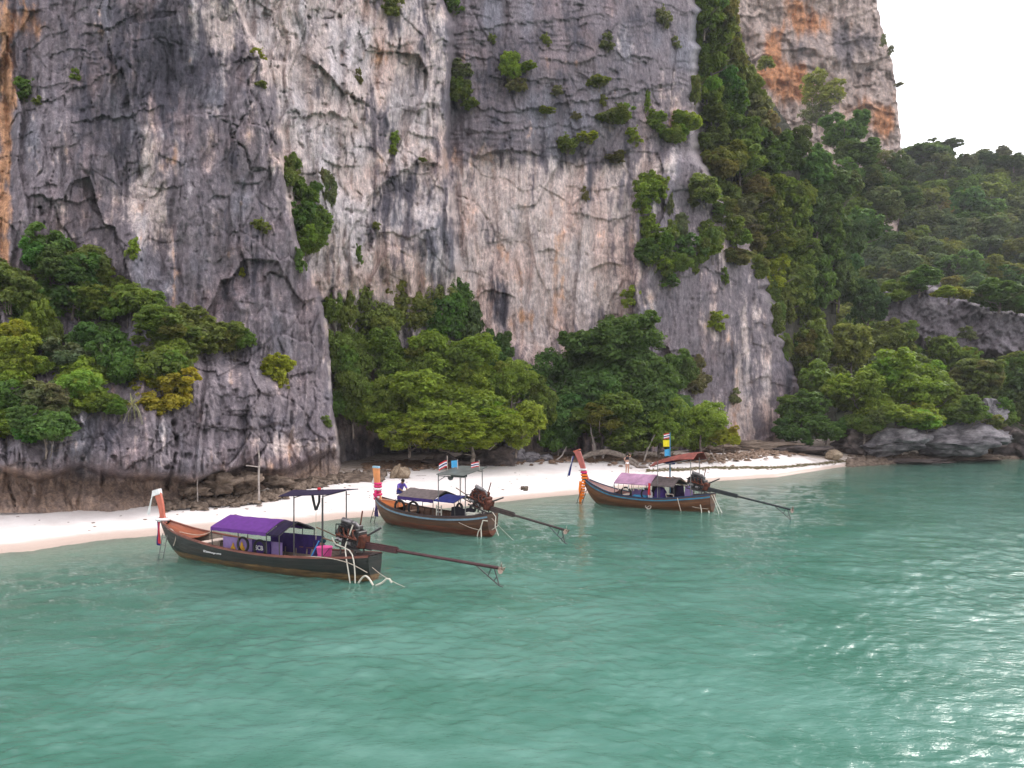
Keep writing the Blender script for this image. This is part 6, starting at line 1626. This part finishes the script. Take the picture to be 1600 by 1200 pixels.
m = MB(); m.ring((0, 0, 0), .14, .025, 'y', 16, 5); m.tube([(-.1, 0, .1), (.1, 0, -.1)], .022, 5)
x_, y_, z_ = b3.section(.415, .5); o = m.build('hull_emblem', M['wood_pale'], b3.root, True); o.location = (x_, y_ + .02, z_); o.scale = (1.3, .4, 1.0)
# ------------------------------------------------------------------ people
def person(loc, rz, joints, bones, radii, colours, label, hair=None, head=None, name='person'):
    """one continuous body grown over a skeleton; joints are given in metres around the feet or seat"""
    me = bpy.data.meshes.new('body_skeleton'); keys = list(joints)
    me.from_pydata([joints[k] for k in keys], [(keys.index(a), keys.index(b)) for a, b in bones], [])
    o = bpy.data.objects.new('skeleton_tmp', me); COL.objects.link(o)
    md = o.modifiers.new('skin', 'SKIN'); md.use_smooth_shade = True
    for i, k in enumerate(keys):
        r = radii[k]; r = r if isinstance(r, tuple) else (r, r)
        me.skin_vertices[0].data[i].radius = r
    me.skin_vertices[0].data[keys.index('pelvis')].use_root = True
    sb = o.modifiers.new('sub', 'SUBSURF'); sb.levels = 2; sb.render_levels = 2
    dg = bpy.context.evaluated_depsgraph_get(); body = bpy.data.meshes.new_from_object(o.evaluated_get(dg))
    bpy.data.objects.remove(o)
    mats = []
    for _, m_ in colours:
        if m_ not in mats: mats.append(m_)
    body.materials.clear()
    for m_ in mats: body.materials.append(M[m_])
    segs = [((Vector(joints[a]), Vector(joints[b])), m_) for (a, b), m_ in colours]
    for p in body.polygons:
        c = p.center; best = None
        for (a, b), m_ in segs:
            ab = b - a; t = max(0, min(1, (c - a).dot(ab) / max(ab.length_squared, 1e-9))); d = (c - a - ab * t).length
            if best is None or d < best[0]: best = (d, m_)
        p.material_index = mats.index(best[1]); p.use_smooth = True
    e = empty(name, loc, rz); tag(e, label, 'person')
    link('body', body, None, e)
    if hair:
        c, r, mt, extra = hair
        bm = bmesh.new(); bmesh.ops.create_uvsphere(bm, u_segments=14, v_segments=10, radius=1)
        for v in bm.verts: v.co = Vector((v.co.x * r[0], v.co.y * r[1], v.co.z * r[2])) + Vector(c)
        mh = bpy.data.meshes.new('hair'); bm.to_mesh(mh); bm.free(); mh.polygons.foreach_set('use_smooth', np.ones(len(mh.polygons), bool))
        link('hair', mh, M[mt], e)
        if extra:
            m = MB(); m.tube(extra[0], extra[1], 8); m.build('ponytail', M[mt], e, True)
    return e

def hands(j, s, at_, d):
    """five short finger chains rooted in a palm"""
    out = {}
    a = Vector(at_); d = Vector(d).normalized(); side = d.cross(Vector((0, 0, 1)))
    side = side.normalized() if side.length > .1 else Vector((1, 0, 0))
    for k, (o, l) in enumerate(((-.03, .075), (-.01, .088), (.01, .084), (.03, .066), (.045, .05))):
        out[f'{j}f{k}'] = tuple(a + side * o * s + d * (l if k < 4 else .03) + (side * .03 if k == 4 else Vector()))
    return out

# the woman on the sand: seen from behind, black top, bare back, white shorts, arms raised to her head
px, py, d = 980, 739, 66.2
wz = float(ground_z(np.array(px * 1.0), np.array(d)))
J = {'pelvis': (0, 0, .93), 'waist': (0, .01, 1.08), 'chest': (0, .0, 1.30), 'neck': (0, .0, 1.47), 'head': (0, -.01, 1.58), 'crown': (0, 0, 1.67),
     'shL': (.17, 0, 1.42), 'elL': (.33, -.03, 1.52), 'waL': (.16, -.10, 1.68), 'shR': (-.17, 0, 1.42), 'elR': (-.31, -.02, 1.24), 'waR': (-.24, -.2, 1.06),
     'hiL': (.095, 0, .88), 'knL': (.10, -.03, .50), 'anL': (.11, .02, .09), 'toL': (.12, -.14, .03), 'hiR': (-.095, 0, .88), 'knR': (-.09, -.01, .50), 'anR': (-.10, .04, .09), 'toR': (-.11, -.12, .03)}
Rr = {'pelvis': (.155, .12), 'waist': (.12, .09), 'chest': (.145, .10), 'neck': .055, 'head': (.085, .095), 'crown': (.07, .08), 'shL': .058, 'elL': .042, 'waL': .03, 'shR': .058, 'elR': .042, 'waR': .03,
      'hiL': .095, 'knL': .062, 'anL': .04, 'toL': .035, 'hiR': .095, 'knR': .062, 'anR': .04, 'toR': .035}
Bn = [('pelvis', 'waist'), ('waist', 'chest'), ('chest', 'neck'), ('neck', 'head'), ('head', 'crown'), ('chest', 'shL'), ('shL', 'elL'), ('elL', 'waL'), ('chest', 'shR'), ('shR', 'elR'), ('elR', 'waR'),
      ('pelvis', 'hiL'), ('hiL', 'knL'), ('knL', 'anL'), ('anL', 'toL'), ('pelvis', 'hiR'), ('hiR', 'knR'), ('knR', 'anR'), ('anR', 'toR')]
for s_, w_, dr in (('L', 'waL', (-.6, 0, .5)), ('R', 'waR', (.1, -.4, -.8))):
    for k, v in hands(s_, 1, J[w_], dr).items(): J[k] = v; Rr[k] = .010; Bn.append((w_, k))
Cc = [(('pelvis', 'hiL'), 'white'), (('pelvis', 'hiR'), 'white'), (('pelvis', 'pelvis'), 'white'), (('waist', 'waist'), 'skin'), (('chest', 'neck'), 'black_cloth'), (('chest', 'shL'), 'black_cloth'), (('chest', 'shR'), 'black_cloth'), (('neck', 'crown'), 'skin')] + [((a, b), 'skin') for a, b in Bn if a[:2] in ('sh', 'el', 'hi', 'kn', 'an')]
person(at(px, 0, d) * 1.0 if False else Vector(((px - 800) / F * d, d, wz)), .35, J, Bn, Rr, Cc, 'person in white shorts and black top standing on the sand behind the farthest boat', ((0, .02, 1.61), (.10, .115, .13), 'hair_dark', ([(0, .10, 1.62), (0, .14, 1.5), (.01, .12, 1.36)], [.05, .045, .02])))

# the man on the middle boat: sits on the bow, bent forward, violet shirt
J = {'pelvis': (0, 0, .10), 'waist': (.05, 0, .26), 'chest': (.20, 0, .50), 'neck': (.32, 0, .63), 'head': (.40, 0, .72), 'crown': (.44, 0, .80),
     'shL': (.24, .19, .55), 'elL': (.42, .24, .34), 'waL': (.58, .14, .22), 'shR': (.24, -.19, .55), 'elR': (.40, -.25, .36), 'waR': (.58, -.12, .24),
     'hiL': (.02, .11, .09), 'knL': (.42, .15, .16), 'anL': (.36, .14, -.26), 'toL': (.48, .15, -.33), 'hiR': (.02, -.11, .09), 'knR': (.42, -.15, .16), 'anR': (.34, -.14, -.26), 'toR': (.46, -.15, -.33)}
Rr = {'pelvis': (.15, .15), 'waist': (.13, .15), 'chest': (.13, .17), 'neck': .06, 'head': (.10, .09), 'crown': (.085, .08), 'shL': .075, 'elL': .05, 'waL': .035, 'shR': .075, 'elR': .05, 'waR': .035,
      'hiL': .10, 'knL': .07, 'anL': .045, 'toL': .04, 'hiR': .10, 'knR': .07, 'anR': .045, 'toR': .04}
Bn = [b for b in Bn if 'f' not in b[1]]
for s_, w_, dr in (('L', 'waL', (.7, -.2, -.4)), ('R', 'waR', (.7, .2, -.4))):
    for k, v in hands(s_, 1, J[w_], dr).items(): J[k] = v; Rr[k] = .010; Bn.append((w_, k))
Cm = [(('waist', 'chest'), 'violet'), (('chest', 'neck'), 'violet'), (('chest', 'shL'), 'violet'), (('chest', 'shR'), 'violet'), (('shL', 'elL'), 'violet'), (('shR', 'elR'), 'violet'), (('pelvis', 'waist'), 'black_cloth'), (('neck', 'crown'), 'skin_tan')] + [((a, b), 'navy') for a, b in Bn if a[:2] in ('hi', 'kn')] + [((a, b), 'skin_tan') for a, b in Bn if a[:2] in ('el', 'wa', 'an')]
person(b2.world(7.32, -.55, 1.50), b2.rz + math.pi - .25, J, Bn, Rr, Cm, 'person in a violet shirt sitting bent forward on the bow of the middle boat', ((.41, 0, .79), (.115, .105, .095), 'hair_dark', None))

# crew member bending low behind the bucket on the nearest boat, dark blue clothes and a teal cap
Jc = dict(J); Rc = dict(Rr)
Cc = [((a, b), 'purple_mid') for a, b in Bn if a[:2] in ('pe', 'wa', 'ch', 'sh', 'hi', 'kn') and a not in ('waL', 'waR')] + [((a, b), 'skin_tan') for a, b in Bn if a[:2] in ('el', 'an') or a in ('waL', 'waR')] + [(('neck', 'crown'), 'skin_tan')]
e = person(b1.world(2.98, -.12, .46), b1.rz + math.pi - .15, Jc, Bn, Rc, Cc, 'person in dark blue with teal cap bending behind the pink bucket, nearest boat', ((.42, 0, .80), (.125, .115, .11), 'teal', None))
e.children[1].name = 'cap'

# ------------------------------------------------------------------ small things on the beach
def on_ground(px, d, dz=0.0):
    return Vector(((px - 800) / F * d, d, float(ground_z(np.array(float(px)), np.array(float(d)))) + dz))

def post(px, d, h, label, arm=None, r=.035, py=None):
    e = empty('wooden_post', on_ground(px, d, -.1) if py is None else at(px, py, d)); tag(e, label, 'post')
    m = MB(); m.tube([(0, 0, -.5), (-.03, 0, h * .4), (.02, .02, h * .75), (-.04, 0, h)], [r * 1.2, r, r * .9, r * .6], 7); m.build('stake', M['wood_grey'], e, True)
    if arm:
        m = MB(); m.tube([(.06, .0, arm[0]), (arm[1], 0, arm[2])], r * .7, 6); m.build('crossbar', M['wood_grey'], e, True)
    return e
post(309, 45.0, 1.28, 'thin leaning pale stick at the foot of the brown rubble', (1.15, .16, 1.2), .026, 770)
post(405, 46.0, 2.45, 'tall pale wooden post with a crossbar before the undercut rock', (1.45, -.75, 1.55), .055, 769)

def driftwood(px, d, pts, r, label):
    o = on_ground(px, d); m = MB(); m.tube(pts, r, 8)
    ob = m.build('driftwood', M['wood_grey'] if 'pale' in label else M_BARK, None, True); ob.location = o
    return tag(ob, label, 'driftwood')
driftwood(945, 71, [(-2.4, 0, .35), (-1.2, 0, .85), (.2, .1, 1.05), (1.4, 0, .75), (2.3, -.2, .35), (3.0, -.3, -.05)], [.16, .24, .26, .24, .2, .16], 'dark arched log lying on the sand left of the standing person')
driftwood(986, 69.5, [(-.6, 0, .75), (0, 0, .4), (.6, -.1, .05), (1.5, -.2, .03)], [.07, .13, .14, .06], 'dark branch stub beside the standing person')
driftwood(880, 72, [(-.7, 0, -.05), (-.1, 0, .5), (.3, .1, 1.3)], [.09, .07, .03], 'pale bare branch rising from the sand left of the red prow')
driftwood(928, 73, [(0, 0, -.1), (.1, 0, 1.2), (-.25, .1, 2.6), (-.3, 0, 3.6)], [.12, .10, .08, .05], 'pale leaning trunk under the big dark tree')
driftwood(940, 73, [(0, 0, -.1), (.35, 0, 1.0), (.75, .1, 2.2), (1.1, 0, 3.4)], [.10, .09, .07, .05], 'pale thin trunk forking right under the big dark tree')
driftwood(1005, 73, [(0, 0, -.1), (.4, 0, 1.2), (1.1, .1, 2.6), (1.9, 0, 3.4)], [.08, .07, .06, .04], 'pale slanting branch behind the standing person')
driftwood(1118, 74, [(-.5, 0, 1.3), (-.1, 0, .6), (.3, 0, .1), (.5, -.2, .0)], [.02, .03, .03, .02], 'pale thin dry branch on the upper sand right of the red awning')
driftwood(1075, 74.5, [(-2.0, 0, .25), (-.5, 0, .18), (1.2, 0, .12)], [.03, .05, .04], 'pale straight stick lying on the sand behind the flag mast')
driftwood(762, 66.5, [(-1.5, 0, 1.9), (-.6, 0, 1.55), (.2, 0, 1.35), (.75, 0, 1.9), (.8, 0, 2.8)], [.07, .07, .06, .05, .03], 'pale forked branch hanging under the bright overhanging tree')
driftwood(805, 71, [(-.9, 0, .3), (.2, -.2, .25), (1.6, 0, .35), (2.8, 0, .25)], [.04, .06, .05, .03], 'pale drift stick beside the low grey rock')

# the spiky screw pine hanging over the left rock
def screw_pine(px, py):
    d = cliff_at(px, py) - .6
    e = empty('screw_pine', at(px, py, d)); tag(e, 'spiky pale yellow-green plant drooping over the smooth left rock', 'plant')
    r = random.Random(4)
    m = MB()
    for k in range(20):
        a = r.uniform(0, 6.28); up = r.uniform(.5, 1.1) if k < 9 else r.uniform(.1, .4); out = r.uniform(.25, .75)
        dx, dy = math.cos(a), math.sin(a) * .6; L = r.uniform(.8, 1.5); rows = []
        for i in range(8):
            t = i / 7; z = up * L * t - (1.9 if k >= 9 else .7) * (t ** 2.2) * L * .6
            p = Vector((dx * out * L * t, dy * out * L * t - .1, z)); w = .028 * (1 - t) + .006
            rows.append([p - Vector((w * -dy - .005, w * dx, 0)), p + Vector((0, 0, -.01)), p + Vector((w * -dy - .005, w * dx, 0))])
        m.sheet(rows, .008)
    t = NT('screw_pine_leaf'); mt = t.done(t.bsdf(t.mix(t.ramp(t.noise(3), .3, .7), (.22, .25, .07), (.42, .38, .18)), .6, .2))
    m.build('leaf_blades', mt, e, True)
    m = MB(); m.tube([(0, .4, -.3), (0, .1, -.1), (0, 0, .05)], [.09, .08, .06], 7); m.tube([(0, 0, 0), (-.25, -.1, -.5), (-.5, -.15, -1.2)], [.04, .03, .02], 6); m.build('trunk', M['wood_grey'], e, True)
screw_pine(207, 632)

def scatter(name, n, place, size, mat, seed, flat=.35, label=None, cat=None):
    """many small bits nobody could count, as one object"""
    r = np.random.default_rng(seed); V, Q = [], []
    base = np.array([(-1, -1, 0), (1, -1, 0), (1, 1, 0), (-1, 1, 0), (-.6, -.6, 1), (.6, -.6, 1), (.6, .6, 1), (-.6, .6, 1)])
    fq = np.array([(0, 1, 5, 4), (1, 2, 6, 5), (2, 3, 7, 6), (3, 0, 4, 7), (4, 5, 6, 7)])
    k = 0
    while k < n:
        p = place(r)
        if p is None: continue
        s = size * r.uniform(.4, 1.6); a = r.uniform(0, 6.28); q = base * (s * r.uniform(.6, 1.8), s, s * flat * r.uniform(.5, 1.5)) + r.normal(0, s * .15, (8, 3))
        ca, sa = math.cos(a), math.sin(a)
        q = np.stack([q[:, 0] * ca - q[:, 1] * sa, q[:, 0] * sa + q[:, 1] * ca, q[:, 2]], -1) + np.array(p)
        V.append(q); Q.append(fq + 8 * k); k += 1
    me = raw_mesh(name, np.concatenate(V), np.concatenate(Q), False)
    return tag(link(name, me, mat), label, cat, None, 'stuff')

def p_wrack(r):
    px = r.uniform(1010, 1330); d = float(shore(px)) + np.interp(px, [900, 1000, 1114, 1260, 1330], [6.5, 5.8, 5.2, 3.0, 2.0]) + r.normal(0, .35)
    return on_ground(px, d, -.01)
M['weed'] = plain('dry_seaweed', (.13, .105, .055), .9, .1, .4, 8)
scatter('seaweed', 2600, p_wrack, .07, M['weed'], 3, .3, 'dark line of dry seaweed along the right beach', 'seaweed')
def p_debris(r):
    px = r.uniform(-60, 1130); b = np.interp(px, [-200, 300, 530, 600, 750, 850, 1000, 1130], [10, 10, 13, 16, 19, 17.5, 13, 16.5])
    d = float(shore(px)) + r.uniform(1.5, b) if r.random() < .16 else float(shore(px)) + b + r.normal(0, 1.6)
    return on_ground(px, d, -.01)
scatter('beach_litter', 1500, p_debris, .055, M['wood_mid'], 4, .35, 'twigs and dry leaves scattered over the white sand', 'litter')
def p_rubble(r):
    px = r.uniform(255, 600); d = np.interp(px, [250, 300, 420, 530, 600], [46.0, 46.4, 49, 56.5, 60]) + r.normal(0, .7) - .6
    return on_ground(px, d, r.uniform(-.05, .18))
scatter('rock_rubble', 1500, p_rubble, .15, M_RK_BROWN, 5, .8, 'brown rock rubble along the foot of the buttress', 'rubble')
def p_shoregravel(r):
    px = r.uniform(1325, 1660); d = float(shore(px)) + abs(r.normal(0, 1.8)) - .5
    return on_ground(px, d, -.04)
scatter('shore_rubble', 2200, p_shoregravel, .24, M_RK_BROWN, 6, .6, 'brown rubble along the rocky right shore', 'rubble')
def p_under(r):
    px = r.uniform(570, 1260); d = np.interp(px, [570, 700, 850, 1000, 1130, 1260], [63, 68, 73, 75, 79, 88]) + r.normal(0, 1.8)
    return on_ground(px, d, r.uniform(-.05, .12))
scatter('forest_debris', 2600, p_under, .16, M['wood_mid'], 7, .5, 'dead wood and stones in the shade under the beach trees', 'debris')
